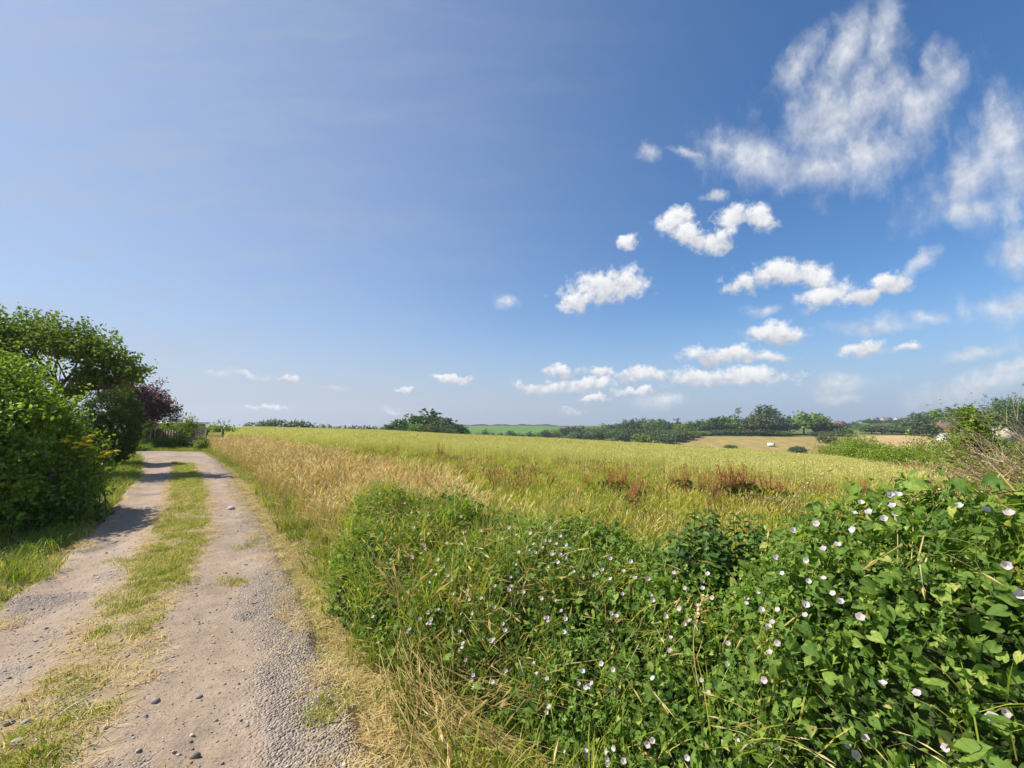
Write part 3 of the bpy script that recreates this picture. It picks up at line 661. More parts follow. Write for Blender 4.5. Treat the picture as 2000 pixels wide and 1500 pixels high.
# ------------------------------------------------------------------ foliage
def unit(a): return a/(np.linalg.norm(a, axis=-1, keepdims=True)+1e-9)
KITE = (np.array([(-.5, 0, 0), (.02, .30, .10), (.5, 0, -.06), (.02, -.30, .10)]), np.array([(0, 2, 1), (0, 3, 2)]))
OVAL = (np.array([(-.5, 0, 0), (-.15, .27, .09), (.22, .22, .06), (.5, 0, -.08), (.22, -.22, .06), (-.15, -.27, .09)]), np.array([(0, 3, 2), (0, 2, 1), (0, 4, 3), (0, 5, 4)]))
ARROW = (np.array([(0, .10, 0), (0, .5, -.03), (0, 1, -.16), (-.30, -.16, .02), (-.36, .26, .10), (.30, -.16, .02), (.36, .26, .10)])-np.array([0, .4, 0]),
         np.array([(0, 4, 3), (0, 1, 4), (1, 2, 4), (0, 5, 6), (0, 6, 1), (1, 6, 2)]))
def heart_grid():
    """heart shaped blade with a folded midrib and wavy sides, 28 triangles"""
    V = []; rows = 5
    prof = [(-.10, .30), (.10, .46), (.34, .43), (.60, .30), (.82, .15)]
    for (yy, hw) in prof:
        for sx in (-1, -.5, 0, .5, 1):
            y2 = yy-(.10 if (yy < 0 and abs(sx) > .4) else 0)+(.16 if (yy < 0 and sx == 0) else 0)
            V.append((sx*hw, y2, .12*abs(sx)**1.4*hw*2-.22*max(yy-.2, 0)**2+.03*math.sin(6*yy+2*sx)))
    V.append((0, 1.0, -.19)); T = []
    for j in range(4):
        for i in range(4):
            a = j*5+i; T += [(a, a+1, a+6), (a, a+6, a+5)]
    for i in range(4): T.append((20+i, 21+i, 25))
    return (np.array(V)-np.array([0, .4, 0]), np.array(T))
HEART = heart_grid()
def leaf_cards(Pt, Nn, size, shape=KITE, droop=0.0, r=rng):
    n = len(Pt); Nn = unit(Nn)
    T = unit(np.cross(Nn, unit(r.normal(size=(n, 3)))))
    if droop:                                    # leaf tips hang
        dn = np.array([0, 0, -1.])-Nn*(-Nn[:, 2:3]); T = unit(T*(1-droop)+unit(dn)*droop)
        T = unit(T-Nn*np.sum(T*Nn, 1, keepdims=True))
    B = np.cross(Nn, T)
    sh, fc = shape
    ax = (T, B, Nn) if (shape is KITE or shape is OVAL) else (B, T, Nn)
    size = np.broadcast_to(size, (n,))
    V = Pt[:, None]+size[:, None, None]*(sh[None, :, 0:1]*ax[0][:, None]+sh[None, :, 1:2]*ax[1][:, None]+sh[None, :, 2:3]*ax[2][:, None])
    Fc = (fc[None]+(np.arange(n)*len(sh))[:, None, None]).reshape(-1, 3)
    return V.reshape(-1, 3), Fc, len(fc)
def lobes_cloud(lobes, n, r, shell=.32, rough=.25):
    """points through the outer part of ellipsoids (x, y, z, rx, ry, rz) with outward normals"""
    lb = np.array(lobes, float); wgt = (lb[:, 3]*lb[:, 4]+lb[:, 4]*lb[:, 5]+lb[:, 3]*lb[:, 5]); wgt /= wgt.sum()
    i = r.choice(len(lb), n, p=wgt); d = unit(r.normal(size=(n, 3)))
    s = 1-shell*r.random(n)**1.6
    ph = np.sin(d@r.normal(size=(3, 3))*3.1+i[:, None]*1.7).sum(1)/3
    s = s*(1+rough*ph)
    return lb[i, :3]+d*s[:, None]*lb[i, 3:6], unit(d/lb[i, 3:6]), i
def crown_data(name, lobes, n, size, mat, seed, shape=KITE, shell=.35, rough=.22, nrm=.45, zmin=None, sizevar=.4, up=.25, droop=0, sprig=0.0, per_sprig=14):
    """leaves gathered into sprigs that stand out unevenly from the lobes"""
    r = np.random.default_rng(seed)
    nc = max(8, n//per_sprig) if sprig else n
    C, D, li = lobes_cloud(lobes, nc, r, shell, rough)
    tone = .5+.5*(r.random(nc)-.5)
    if sprig:
        C = C+D*(sprig*1.1*r.standard_normal(nc))[:, None]
        i = np.repeat(np.arange(nc), per_sprig)
        ax = unit(D+.7*unit(r.normal(size=(nc, 3)))+np.array([0, 0, .25]))
        tt = r.uniform(-.8, 1.2, len(i))
        Pt = C[i]+ax[i]*(tt*sprig)[:, None]+r.normal(0, .38*sprig, (len(i), 3)); D = D[i]; tone = tone[i]
    else: Pt = C
    k = np.ones(len(Pt), bool) if zmin is None else Pt[:, 2] > zmin
    Pt, D, tone = Pt[k], D[k], tone[k]
    n = len(Pt)
    Nn = D*nrm+unit(r.normal(size=(n, 3)))*(1-nrm)+np.array([0, 0, up])
    sz = size*(1+sizevar*(r.random(n)*2-1))
    V, Fc, per = leaf_cards(Pt, Nn, sz, shape, droop, r)
    rn = np.clip(.45*tone+.55*r.random(n), 0, 1)
    return meshdata(name, V, Fc, mat, {'rnd': np.repeat(rn, per)})
def branchy(trunk_pts, trunk_rad, tips, seed, name, mat, sub=3, r0=.5):
    """a trunk with limbs that reach towards the crown lobes"""
    r = np.random.default_rng(seed); mb = MB()
    tp = np.array(trunk_pts, float); mb.tube(tp, np.linspace(trunk_rad, trunk_rad*.55, len(tp)), 8)
    top = tp[-1]
    for t in tips:
        t = np.array(t, float); st = tp[r.integers(max(1, len(tp)//2), len(tp))]
        m1 = st*.6+t*.4+r.normal(0, .06, 3)*np.linalg.norm(t-st); m2 = st*.25+t*.75+r.normal(0, .06, 3)*np.linalg.norm(t-st)
        mb.tube([st, m1, m2, t], [trunk_rad*r0, trunk_rad*r0*.7, trunk_rad*r0*.42, trunk_rad*r0*.15], 6)
        for q in range(sub):
            a = m1*(1-q/sub)+m2*(q/sub); e = a+(t-st)*.22+r.normal(0, .13, 3)*np.linalg.norm(t-st)
            mb.tube([a, (a+e)/2+r.normal(0, .05, 3), e], [trunk_rad*r0*.35, trunk_rad*r0*.22, trunk_rad*r0*.06], 5)
    return mb.data(name, mat, True)

# ---- big open tree on the left
def W3(px, py, Y): return P(px, py, Y)
def pxlobes(lst, flat=.75, deep=1.0):
    """(px, py, Y, r_px): a lobe seen at that place at that distance"""
    out = []
    for px, py, Y, rp in lst:
        c = P(px, py, Y); rr = rp/F*Y*1.0
        out.append((c[0], c[1], c[2], rr, rr*deep, rr*flat))
    return out
def big_tree():
    L_ = pxlobes([(0,648,12.6,56),(55,642,13.2,50),(112,655,12.8,48),(165,664,13.4,46),(212,682,13.0,42),(250,702,13.2,34),(276,722,13.0,22),(290,733,13,9),
                  (5,700,12.4,34),(60,735,13.0,22),(172,722,13.6,22),(205,738,13.2,28),(238,738,13.4,20),(165,755,12.8,16),(258,740,13.2,14),(20,655,13.6,30),
                  (-60,660,12.8,60),(-70,720,13.2,50),(-130,690,13.0,55)], .62, 1.25)
    L_ = [(a*1.0-(.35 if a > -13.5 else 0), b, c-.12, d*.88, e*.88, f*.9) for a, b, c, d, e, f in L_]
    base = np.array([-14.2, 13.3]); z0 = float(H(*base))
    t = empty('tree', (base[0], base[1], z0)); off = np.array([base[0], base[1], z0])
    L_ = [(a-off[0], b-off[1], c-off[2], d, e, f) for a, b, c, d, e, f in L_]
    obj('crown', crown_data('crown', L_, 30000, .095, M['ash'], 5, OVAL, .8, .30, .25, droop=.25, sprig=.17, per_sprig=16), t)
    obj('trunk', branchy([(0, 0, -.1), (.05, 0, .8), (-.05, .1, 1.6), (.1, .05, 2.3)], .16, [l[:3] for l in L_], 3, 'trunk', M['bark']), t)
    tag(t, 'large spreading green tree with open crown, topmost at the left edge', 'tree')
big_tree()

# ---- clipped dark evergreen bush under it
def dark_bush():
    c = P(216, 832, 16.2); z0 = float(H(c[0], c[1])); t = empty('evergreen_bush', (c[0], c[1], z0))
    L_ = [(0, 0, 1.45, .92, .95, 1.42), (.1, 0, 1.75, .80, .85, 1.12), (-.25, .1, 1.0, .78, .8, .98), (.2, -.1, 1.05, .72, .75, .98)]
    obj('foliage', crown_data('evergreen_foliage', L_, 36000, .055, M['topiary'], 8, KITE, .18, .05, .3, zmin=.02, sprig=.06, per_sprig=8), t)
    mb = MB(); mb.tube([(0, 0, -.1), (0, 0, .9), (.05, 0, 1.9)], [.09, .07, .03], 6)
    for a in range(7):
        mb.tube([(0, 0, .3+.15*a), (.4*math.cos(a*2.4), .4*math.sin(a*2.4), .7+.2*a)], [.03, .01], 5)
    mb.build('stem', M['bark'], t)
    tag(t, 'dark egg shaped evergreen bush beside the track', 'bush')
dark_bush()

# ---- bramble thicket at the left edge
def bramble():
    spec = [(-5,745,7.0,62),(25,800,6.9,60),(62,806,7.5,50),(102,842,7.6,42),(60,880,7.2,62),(130,884,7.8,38),(158,920,7.7,32),(110,940,7.3,46),(40,950,6.7,55),
            (0,900,6.3,62),(-70,850,6.2,100),(150,968,7.5,30),(92,985,7.0,38),(20,1000,6.4,44),(-60,960,6.0,80),(172,950,7.8,22),(-10,820,6.6,56), (80,830,7.9,40),(-120,760,6.6,110)]
    L_ = pxlobes([(a, b, c, d*.90) for a, b, c, d in spec], .85, 1.2)
    base = np.array([-8.0, 7.2]); z0 = float(H(*base)); t = empty('bramble_bush', (base[0], base[1], z0))
    L_ = [(a-base[0], b-base[1], c-z0, d, e, f) for a, b, c, d, e, f in L_]
    obj('foliage', crown_data('bramble_foliage', L_, 62000, .060, M['bramble'], 11, OVAL, .45, .24, .25, zmin=.02, droop=.15, sprig=.13, per_sprig=14), t)
    r = np.random.default_rng(4); mb = MB()
    for k in range(70):
        l = L_[r.integers(len(L_))]; e = np.array(l[:3])+r.normal(0, .3, 3)*np.array(l[3:6]); s = np.array([e[0]+r.normal(0, .3), e[1]+r.normal(0, .3), -.05])
        m = (s+e)/2+np.array([r.normal(0, .1), r.normal(0, .1), .25]); mb.tube([s, m, e], [.012, .009, .004], 5)
    mb.build('cane', M['bark'], t)
    tag(t, 'dense sunlit bramble thicket filling the left edge beside the track', 'bramble')
bramble()

# ---- weeds growing in front of it: ragwort, thistle
M['yellow'] = leafmat('ragwort_flower', [(0, (.72, .52, .01)), (1, (.88, .72, .03))], .35, .6, tcol=(1, 1, .4, 1))
M['purple'] = leafmat('thistle_flower', [(0, (.16, .04, .22)), (1, (.38, .12, .42))], .25, .7)
M['pinkpurple'] = leafmat('loosestrife_flower', [(0, (.24, .11, .25)), (1, (.45, .27, .42))], .3, .7)
M['weed'] = leafmat('weed_leaf', [(0, (.04, .08, .015)), (.6, (.11, .17, .025)), (1, (.2, .26, .05))], .3, .5)
M['white'] = leafmat('white_petal', [(0, (.64, .48, .53)), (.5, (.72, .61, .65)), (1, (.76, .70, .73))], .35, .6, tcol=(1, .98, 1, 1))
M['pith'] = leafmat('flower_heart', [(0, (.45, .42, .10)), (1, (.6, .55, .15))], .2, .6)
def flower_plant(name, x, y, h, head, label, cat, seed, heads=5, leafmat_=None, group=None, hr=.05, nh=40):
    r = np.random.default_rng(seed); z0 = float(TZ(x, y)); t = empty(name, (x, y, z0)); mb = MB(); hp = []
    top = np.array([r.normal(0, .05), r.normal(0, .05), h])
    mb.tube([(0, 0, -.03), tuple(top*.5+np.array([.02, 0, 0])), tuple(top)], [.006, .005, .003], 5)
    for k in range(heads):
        e = top+np.array([r.normal(0, hr*1.6), r.normal(0, hr*1.6), r.uniform(-.06, .05)]); s = top*.8+np.array([.008, 0, 0])
        mb.tube([tuple(s), tuple((s+e)/2+np.array([0, 0, -.01])), tuple(e)], [.003, .0025, .002], 4); hp.append(e)
    mb.build('stem', M['weed'], t)
    n = int(60*h+20); zz = r.random(n)*h*.9; Pt = np.stack([r.normal(0, .035+.03*(h-zz)), r.normal(0, .035+.03*(h-zz)), zz], 1)
    V, Fc, per = leaf_cards(Pt, unit(r.normal(size=(n, 3)))+np.array([0, 0, .7]), .085*(1.15-zz/h*.6), OVAL, .1, r)
    obj('leaves', meshdata('weed_leaves', V, Fc, leafmat_ or M['weed'], {'rnd': np.repeat(r.random(n), per)}), t)
    for e in hp:
        n = nh; d = unit(r.normal(size=(n, 3))); d[:, 2] = np.abs(d[:, 2]); Pt = e+d*hr*np.array([.55, .55, .3])
        V, Fc, per = leaf_cards(Pt, d+np.array([0, 0, .8]), hr*.42, OVAL, 0, r)
        obj('flower', meshdata('flower_head', V, Fc, head, {'rnd': np.repeat(r.random(n), per)}), t)
    tag(t, label, cat, group)
for i, (px, py, Y, lab) in enumerate([(140, 856, 6.95, 'ragwort with a yellow head showing inside the bramble edge'), (168, 870, 6.9, 'tallest ragwort with the fullest bright yellow flower head'),
                                      (196, 888, 6.95, 'ragwort with fading yellow head nearest the track'), (118, 862, 6.75, 'ragwort half hidden in bramble leaves, furthest left')]):
    q = P(px, py, Y); flower_plant('ragwort', q[0], q[1], q[2]-float(TZ(q[0], q[1])), M['yellow'], lab, 'ragwort', 30+i, 6, group='ragwort by the bramble', hr=.075, nh=60)
for i, (px, py, Y, lab) in enumerate([(110, 937, 6.6, 'thistle with one deep purple head against the bramble'), (196, 976, 7.0, 'thistle with pale purple head at the corner of the bramble')]):
    q = P(px, py, Y); flower_plant('thistle', q[0], q[1], q[2]-float(TZ(q[0], q[1])), M['purple'], lab, 'thistle', 40+i, 1, group='thistles by the bramble', hr=.05)

# ---- bindweed bank on the right
RIDGE = np.array([(-1.35, 4.45, .95), (-1.15, 4.28, 1.02), (-.75, 4.08, .88), (0, 3.62, .82), (.74, 3.2, .78), (1.03, 2.95, .70), (1.40, 2.66, .66), (1.62, 2.46, 1.10), (1.95, 2.22, 1.28), (2.3, 1.95, 1.24), (3.2, 1.5, 1.2), (4.6, 1.1, 1.2)])
def Bz(x, y, lump=True):
    x = np.asarray(x, float); y = np.asarray(y, float); best = np.full(x.shape, 1e9); hh = np.zeros_like(x); side = np.zeros_like(x); al = np.zeros_like(x)
    for k in range(len(RIDGE)-1):
        a, b = RIDGE[k], RIDGE[k+1]; d = b[:2]-a[:2]; L2 = d@d
        t = np.clip(((x-a[0])*d[0]+(y-a[1])*d[1])/L2, 0, 1); dx = x-(a[0]+t*d[0]); dy = y-(a[1]+t*d[1]); ds = np.hypot(dx, dy)
        cr = d[0]*dy-d[1]*dx; k_ = ds < best
        best = np.where(k_, ds, best); hh = np.where(k_, a[2]*(1-t)+b[2]*t, hh); side = np.where(k_, np.sign(cr), side); al = np.where(k_, k+t, al)
    wF = np.interp(al, [0, 1, 3, 6, 8, 11], [.45, .66, 1.08, 1.16, 1.12, 1.1]); wB = np.interp(al, [0, 3, 6, 7, 11], [.4, .6, .55, .55, .8])
    w = best/np.where(side < 0, wF, wB)
    z = hh*np.clip(1-w**2.3, 0, 1)**.75
    if lump: z = z*(1+.38*(vnoise(x, y, .5, 71, 2)-.5)+.34*(vnoise(x, y, .16, 72, 3)-.5))
    return np.where(w < 1, z, -.2)
def bank(name, xa, xb, label, n, small, big, seed, flowers, nind):
    r = np.random.default_rng(seed); gx = r.uniform(xa, xb, n*4); gy = r.uniform(.4, 5.2, n*4)
    z = Bz(gx, gy); e = .02; dzx = (Bz(gx+e, gy)-Bz(gx-e, gy))/(2*e); dzy = (Bz(gx, gy+e)-Bz(gx, gy-e))/(2*e)
    dzx = np.clip(dzx, -5, 5); dzy = np.clip(dzy, -5, 5)
    ar = np.sqrt(1+dzx**2+dzy**2)
    k = (z > .03) & (r.random(len(z)) < ar/5.0)
    gx, gy, z, dzx, dzy = gx[k][:n], gy[k][:n], z[k][:n], dzx[k][:n], dzy[k][:n]; n = len(gx)
    z = z*np.where(r.random(n) < .5, 1, r.random(n)**.5)      # steep faces get leaves at all heights
    out = unit(np.stack([-dzx, -dzy, np.ones(n)], 1))
    dep = -.22*r.random(n)**1.4+.10*r.random(n)**2.5
    Pt = np.stack([gx, gy, np.maximum(z, .03)], 1)+out*dep[:, None]; Pt[:, 2] = np.maximum(Pt[:, 2], .02)
    t_ = sm(.6, 2.0, gx); size = (small*(1-t_)+big*t_)*np.exp(r.normal(0, .27, n))
    Nn = out*.35+unit(r.normal(size=(n, 3)))*.62+np.array([-.12, 0, .35])
    c0 = np.array([(xa+xb)/2, 2.6, 0.]); t = empty(name, tuple(c0)); Pt = Pt-c0
    # the leaves that show largest stand alone
    dist = np.linalg.norm(Pt+c0-np.array([0, 0, CAMZ]), axis=1); score = size/dist*(dep > -.06)*(np.abs((Pt+c0)[:, 0]) < 1.2*(Pt+c0)[:, 1])
    ind = np.argsort(-score)[:nind]; mask = np.ones(n, bool); mask[ind] = False
    rn = np.clip(r.normal(.5, .24, n), 0, .97); rn[r.random(n) < .006] = 1
    for shp, sel, nm in ((ARROW, mask & (size < .036), 'small_leaves'), (HEART, mask & (size >= .036), 'large_leaves')):
        if sel.sum() == 0: continue
        V, Fc, per = leaf_cards(Pt[sel], Nn[sel], size[sel], shp, .35, r)
        tag(obj(nm, meshdata(nm, V, Fc, M['bindweed'], {'rnd': np.clip(np.repeat(rn[sel], per)+np.tile(r.normal(0, .07, per), int(sel.sum()))+r.normal(0, .03, per*int(sel.sum())), 0, .99)}, smooth=shp is HEART), t), kind='stuff')
    lv = []
    for q in range(6):
        sh, fc = HEART
        lv.append(meshdata('leaf', sh, fc, M['bindweed'], {'rnd': np.clip(.25+.12*q+r.normal(0, .07, len(fc)), 0, .98)}, smooth=True))
    for q in ind:
        N_ = Vector(unit(Nn[q:q+1])[0]); T_ = N_.cross(Vector(unit(r.normal(size=(1, 3)))[0])).normalized(); T_ = (T_*.6+(Vector((0, 0, -1))-N_*(-N_.z)).normalized()*.4).normalized(); T_ = (T_-N_*T_.dot(N_)).normalized()
        B_ = T_.cross(N_)
        o = obj('leaf', lv[r.integers(6)], t); mt = Matrix((B_, T_, N_)).transposed().to_4x4(); s_ = float(size[q])*1.05
        o.matrix_local = Matrix.Translation(Vector(Pt[q]+out[q]*.02)) @ mt @ Matrix.Diagonal((s_, s_, s_, 1))
    # twining stems
    mb = MB()
    for q in range(int(110*(xb-xa)/2.4)):
        a = r.integers(n); p0 = Pt[a]+c0; dr = r.uniform(0, 6.28); pts = []
        for j in range(7):
            xx = p0[0]+math.cos(dr)*.05*j+.015*math.sin(j*2+q); yy = p0[1]+math.sin(dr)*.05*j; zz = max(float(Bz(np.array([xx]), np.array([yy]))[0]), .02)
            if xa <= xx <= xb: pts.append((xx-c0[0], yy-c0[1], zz+.012+.01*math.sin(j*1.7+q)))
        if len(pts) > 3: mb.tube(pts, .0016, 4)
    tag(mb.build('stem', M['weed'], t), kind='stuff')
    # dark sheet added under the leaves, blocking gaps as their shaded inside
    gxs = np.linspace(xa, xb, 60); gys = np.linspace(.3, 5.3, 110); X, Y_ = np.meshgrid(gxs, gys); Zc = Bz(X, Y_, False)*.82-.16
    Vc = np.stack([X, Y_, np.maximum(Zc, -.1)], -1).reshape(-1, 3)-c0; i = np.arange(109)[:, None]*60+np.arange(59)[None]
    obj('dark_core', meshdata('dark_core', Vc, np.stack([i, i+1, i+61, i+60], -1).reshape(-1, 4), M['under'], smooth=True), t)
    # flowers
    for (px, py) in flowers:
        d = ray(px, py); Yq = np.linspace(.7, 6, 900); zz = CAMZ+d[2]*Yq; hit = np.nonzero((zz < Bz(d[0]*Yq, Yq)+.075))[0]
        if not len(hit):
            Yb = float(np.interp(d[0]*2.4, RIDGE[:, 0], RIDGE[:, 1])); hp = P(px, py, Yb)
        else: Yb = Yq[max(hit[0]-1, 0)]; hp = P(px, py, Yb)
        o = obj('flower', FLW[r.integers(len(FLW))], t)
        s_ = (.0115+.0046*float(sm(.8, 2, np.array(hp[0]))))*r.uniform(.8, 1.15)
        face = Vector((-d[0]*.4-.35+r.normal(0, .35), -.55+r.normal(0, .3), .9+r.normal(0, .25))).normalized()
        q4 = face.to_track_quat('Z', 'Y').to_matrix().to_4x4()
        o.matrix_local = Matrix.Translation(Vector(hp-c0)) @ q4 @ Matrix.Rotation(r.uniform(0, 6.28), 4, 'Z') @ Matrix.Diagonal((s_, s_, s_, 1))
    tag(t, label, 'bindweed'); return t
M['under'] = plainmat('shaded_core', (.04, .055, .018), .95, 22, .6, .05, .8)  # dark colour standing for the shade inside the bindweed
def flower_mesh(seed, depth):
    r = np.random.default_rng(seed); V = [(0, 0, -depth)]; n = 20
    for ring, (rr, zz) in enumerate(((.22, -depth*.8), (.55, -depth*.35), (1.0, 0))):
        for a in range(n):
            th = a*2*math.pi/n; k = 1+(.09*math.cos(5*th) if ring == 2 else .03*math.cos(5*th))
            V.append((rr*k*math.cos(th), rr*k*math.sin(th), zz+(.10*math.cos(5*th)+r.normal(0, .05) if ring == 2 else 0)))
    T = [(0, 1+(a+1) % n, 1+a) for a in range(n)]; Q = []
    for ring in range(2):
        for a in range(n): Q.append((1+ring*n+a, 1+ring*n+(a+1) % n, 1+(ring+1)*n+(a+1) % n, 1+(ring+1)*n+a))
    me = meshdata('bindweed_flower', V, [np.array(Q), np.array(T)], [M['white'], M['pith']], {'rnd': np.full(len(Q)+len(T), r.uniform(.2, 1))}, [0]*len(Q)+[1]*len(T), True)
    return me
FLW = [flower_mesh(1, .7), flower_mesh(2, .95), flower_mesh(3, .6), flower_mesh(4, 1.3)]
FA = [(590,265),(555,355),(345,295),(520,325),(750,270),(845,340),(985,325),(950,380),(1105,405),(1185,325),(1160,390),(1185,390),(1215,405),(1235,365),(1265,410),(1195,455),(1235,455),(1225,495),(1300,540),(1415,550),(1440,530),(1480,475),(1580,490),(1480,575),(1600,570),(1665,575),(1680,655),(1485,745),(1240,730),(1260,770),(1160,765),(1210,680),(1145,670),(995,610),(915,610),(850,670),(780,635),(710,650),(700,580),(685,560),(665,515),(605,535),(565,480),(555,450),(570,410),(560,380),(590,355),(680,400),(515,470),(405,480),(590,740),(605,775),(805,745),(955,795),(965,825),(915,885),(760,890),(740,930),(970,1025),(810,1045),(800,1070),(1105,985),(1170,1060),(1345,1025),(1435,990),(1325,1085),(1360,1105),(1180,1200),(955,1190),(985,1375),(1250,1415),(1360,1445),(1360,1415),(1460,1415),(1495,1405),(1465,1480),(1545,1465),(1685,1365),(1685,1060),(210,1035),(205,1155),(355,1225),(385,1385),(345,885),(320,760),(500,820),(550,770),(485,165),(570,160),(475,205),(435,130),(1020,505),(1020,360)]
FB = [(735,305),(990,245),(1100,165),(910,335),(840,405),(955,200),(1565,235),(1675,250),(1430,215),(1665,510),(1735,650),(685,485),(770,570),(815,645),(685,700),(680,750),(545,725),(450,640),(395,670),(180,585),(180,620),(205,550),(40,545),(65,720),(150,700),(110,775),(25,860),(20,925),(305,890),(545,890),(520,785),(480,1070),(300,990),(175,1070),(210,1130),(350,1360),(105,1450),(545,1400),(890,1390),(975,1350),(1060,1080),(1225,1130),(1365,1400),(1665,1230),(1595,1250),(95,465),(130,425),(540,470),(1105,215),(1135,160),(950,760)]
FL = [(600+a/2.5, 900+b/2.5) for a, b in FA]+[(1300+a/2.5, 900+b/2.5) for a, b in FB]
_fr = np.random.default_rng(55); FL = FL+[(q[0]+_fr.normal(0, 22), q[1]+abs(_fr.normal(0, 16))+4) for q in FL if _fr.random() < .55 and q[0] < 1750]
f1_ = [q for q in FL if q[0] < 1020]; f2_ = [q for q in FL if 1020 <= q[0] < 1560]; f3_ = [q for q in FL if q[0] >= 1560]
bank('bindweed_bank', -2.1, 0.1, 'low bank of small leaved white bindweed at the track end of the hedge', 44000, .026, .028, 21, f1_, 60)
bank('bindweed_bank', .1, 1.32, 'middle bank of dense bindweed with white flowers below the nettles', 44000, .026, .034, 22, f2_, 110)
bank('bindweed_mound', 1.32, 4.2, 'tall mound of large heart shaped bindweed leaves in the right corner', 52000, .028, .034, 23, f3_, 130)

# grasses that grow up through and around the bindweed
bk_v = [proto(blade_tuft('bank_grass', M['margin'], 14, .09, .34, .006, .45, .6, 220+i, (0, .9), None, 3)) for i in range(3)]
bk_d = [proto(blade_tuft('bank_straw', M['straw'], 9, .07, .40, .005, .5, .8, 224+i, (.3, 1), (.09, .012), 3)) for i in range(3)]
def on_bank(name, n, xa, xb, var, smin, smax, prob, label, sink=.12, tl=.35):
    x = rng.uniform(xa, xb, n); y = rng.uniform(1.0, 5.0, n); z = Bz(x, y); k = (z > .1) & (rng.random(n) < prob(x, y, z)); x, y, z = x[k], y[k], z[k]; m = len(x)
    scatter(name, np.stack([x, y, z-sink], 1), rng.uniform(0, 6.28, m), rng.uniform(smin, smax, m), var, rng.normal(0, tl, (m, 2)), label=label, cat='grass')
on_bank('bank_grass', 2600, -2, 2.2, bk_v, .6, 1.0, lambda x, y, z: np.clip(.55-.35*x, .08, .8), 'green grass blades growing up through the bindweed')
on_bank('bank_straw', 1500, -2, 3.2, bk_d, .6, 1.0, lambda x, y, z: np.clip(.30-.16*x, .05, .5), 'dry grass stems poking out of the bindweed', .15)
# tall green and dry tufts between the track and the foot of the bank
x, y = rnd_pts(-3.5, 1.2, 1.3, 5.2, 110); d = x-xR(y); z = Bz(x, y)
k = (d > .10+.25*vnoise(x, y, .4, 81)) & (z < .30) & (d < 1.5) & infront(x, y) & (y < 5) & (rng.random(len(x)) < .45+.5*sm(.4, .6, vnoise(x, y, .35, 82)))
put('bank_foot_grass', x[k], y[k], .6, 1.25, bk_v+bk_d[:1]+grn_v[:2], .2, label='mixed green and yellow grass at the foot of the bindweed bank', cat='grass')
# straw swept down over the bottom of the bank
def sweep():
    r = np.random.default_rng(9); t = empty('swept_straw', (-.2, 2.3, 0)); c = np.array([-.2, 2.3, 0]); mb = MB()
    for k in range(85):
        a = np.array([r.normal(815, 42), r.normal(1290, 55)]); e = np.array([r.normal(960, 110), r.normal(1450, 50)]); m = np.array([a[0]*.55+e[0]*.45-30+r.normal(0, 28), a[1]*.4+e[1]*.6+12+r.normal(0, 20)])
        def at(q):
            d_ = ray(*q); Yq = np.linspace(.8, 5, 500); b_ = np.maximum(Bz(d_[0]*Yq, Yq), .06)+.03; h_ = np.nonzero(CAMZ+d_[2]*Yq < b_)[0]; return P(q[0], q[1], Yq[h_[0]] if len(h_) else 2.2)
        A_, M_, E_ = at(a), at(m), at(e); M_ = M_+np.array([0, 0, .03]); tt = np.linspace(0, 1, 7)
        p = (1-tt)[:, None]**2*A_+2*((1-tt)*tt)[:, None]*M_+(tt**2)[:, None]*E_-c
        mb.tube(p, np.linspace(.0022, .0010, 7), 3)
    tag(mb.build('stalks', M['straw'], t), kind='stuff'); tag(t, 'swathe of bleached grass stalks hanging over the foot of the bindweed', 'straw')
sweep()
# ------------------------------------------------------------------ far trees
def tree_variant(seed, kind):
    """unit tree, height 1, standing at the origin: returns crown and trunk meshes"""
    r = np.random.default_rng(seed); L_ = []
    if kind == 'round':
        for k in range(11):
            a = k*2.4+r.normal(0, .3); rad = .24*math.sqrt((k+.3)/11)*1.35; z = .26+.50*r.random()*(1-rad*1.2); q = r.uniform(.14, .21)
            L_.append((rad*math.cos(a), rad*math.sin(a), z, q, q, q*.85))
        L_.append((0, 0, .74, .19, .19, .17)); L_.append((.05, 0, .5, .27, .27, .24)); sz, n = .066, 3600
    elif kind == 'tall':
        for k in range(9):
            z = .2+.72*k/9; q = .16*(1-.5*abs(z-.55)); L_.append((r.normal(0, .05), r.normal(0, .05), z, q, q, q*1.1))
        sz, n = .05, 2200
    elif kind == 'conifer':
        for k in range(10):
            z = .12+.82*k/10; q = .19*(1-z)+.02; L_.append((r.normal(0, .012), r.normal(0, .012), z, q, q, .07))
        sz, n = .045, 2200
    elif kind == 'sparse':
        for k in range(8):
            z = .35+.6*r.random(); q = r.uniform(.06, .11); L_.append((r.normal(0, .13), r.normal(0, .13), z, q, q, q))
        sz, n = .045, 520
    else:                                               # low bush
        for k in range(9):
            a = k*2.4; rad = .5*math.sqrt((k+.5)/9); q = r.uniform(.28, .42); L_.append((rad*math.cos(a), rad*math.sin(a), .42+.2*r.random()*(1-rad), q, q, q*.9))
        sz, n = .11, 2600
    cr = {}
    tips = [l[:3] for l in L_[:8]]
    tr = branchy([(0, 0, -.03), (r.normal(0, .01), 0, .12), (r.normal(0, .015), 0, .28), (0, 0, .45)], .022, tips, seed, 'far_trunk', M['bark'], 1) if kind != 'bush' else branchy([(0, 0, -.05), (0, 0, .2), (0, 0, .35)], .03, tips, seed, 'bush_stems', M['bark'], 0)
    return L_, sz, n, tr, seed
VAR = {k: [tree_variant(300+37*i+len(k), k) for i in range(nv)] for k, nv in (('round', 4), ('tall', 2), ('conifer', 1), ('sparse', 1), ('bush', 3))}
_cc = {}
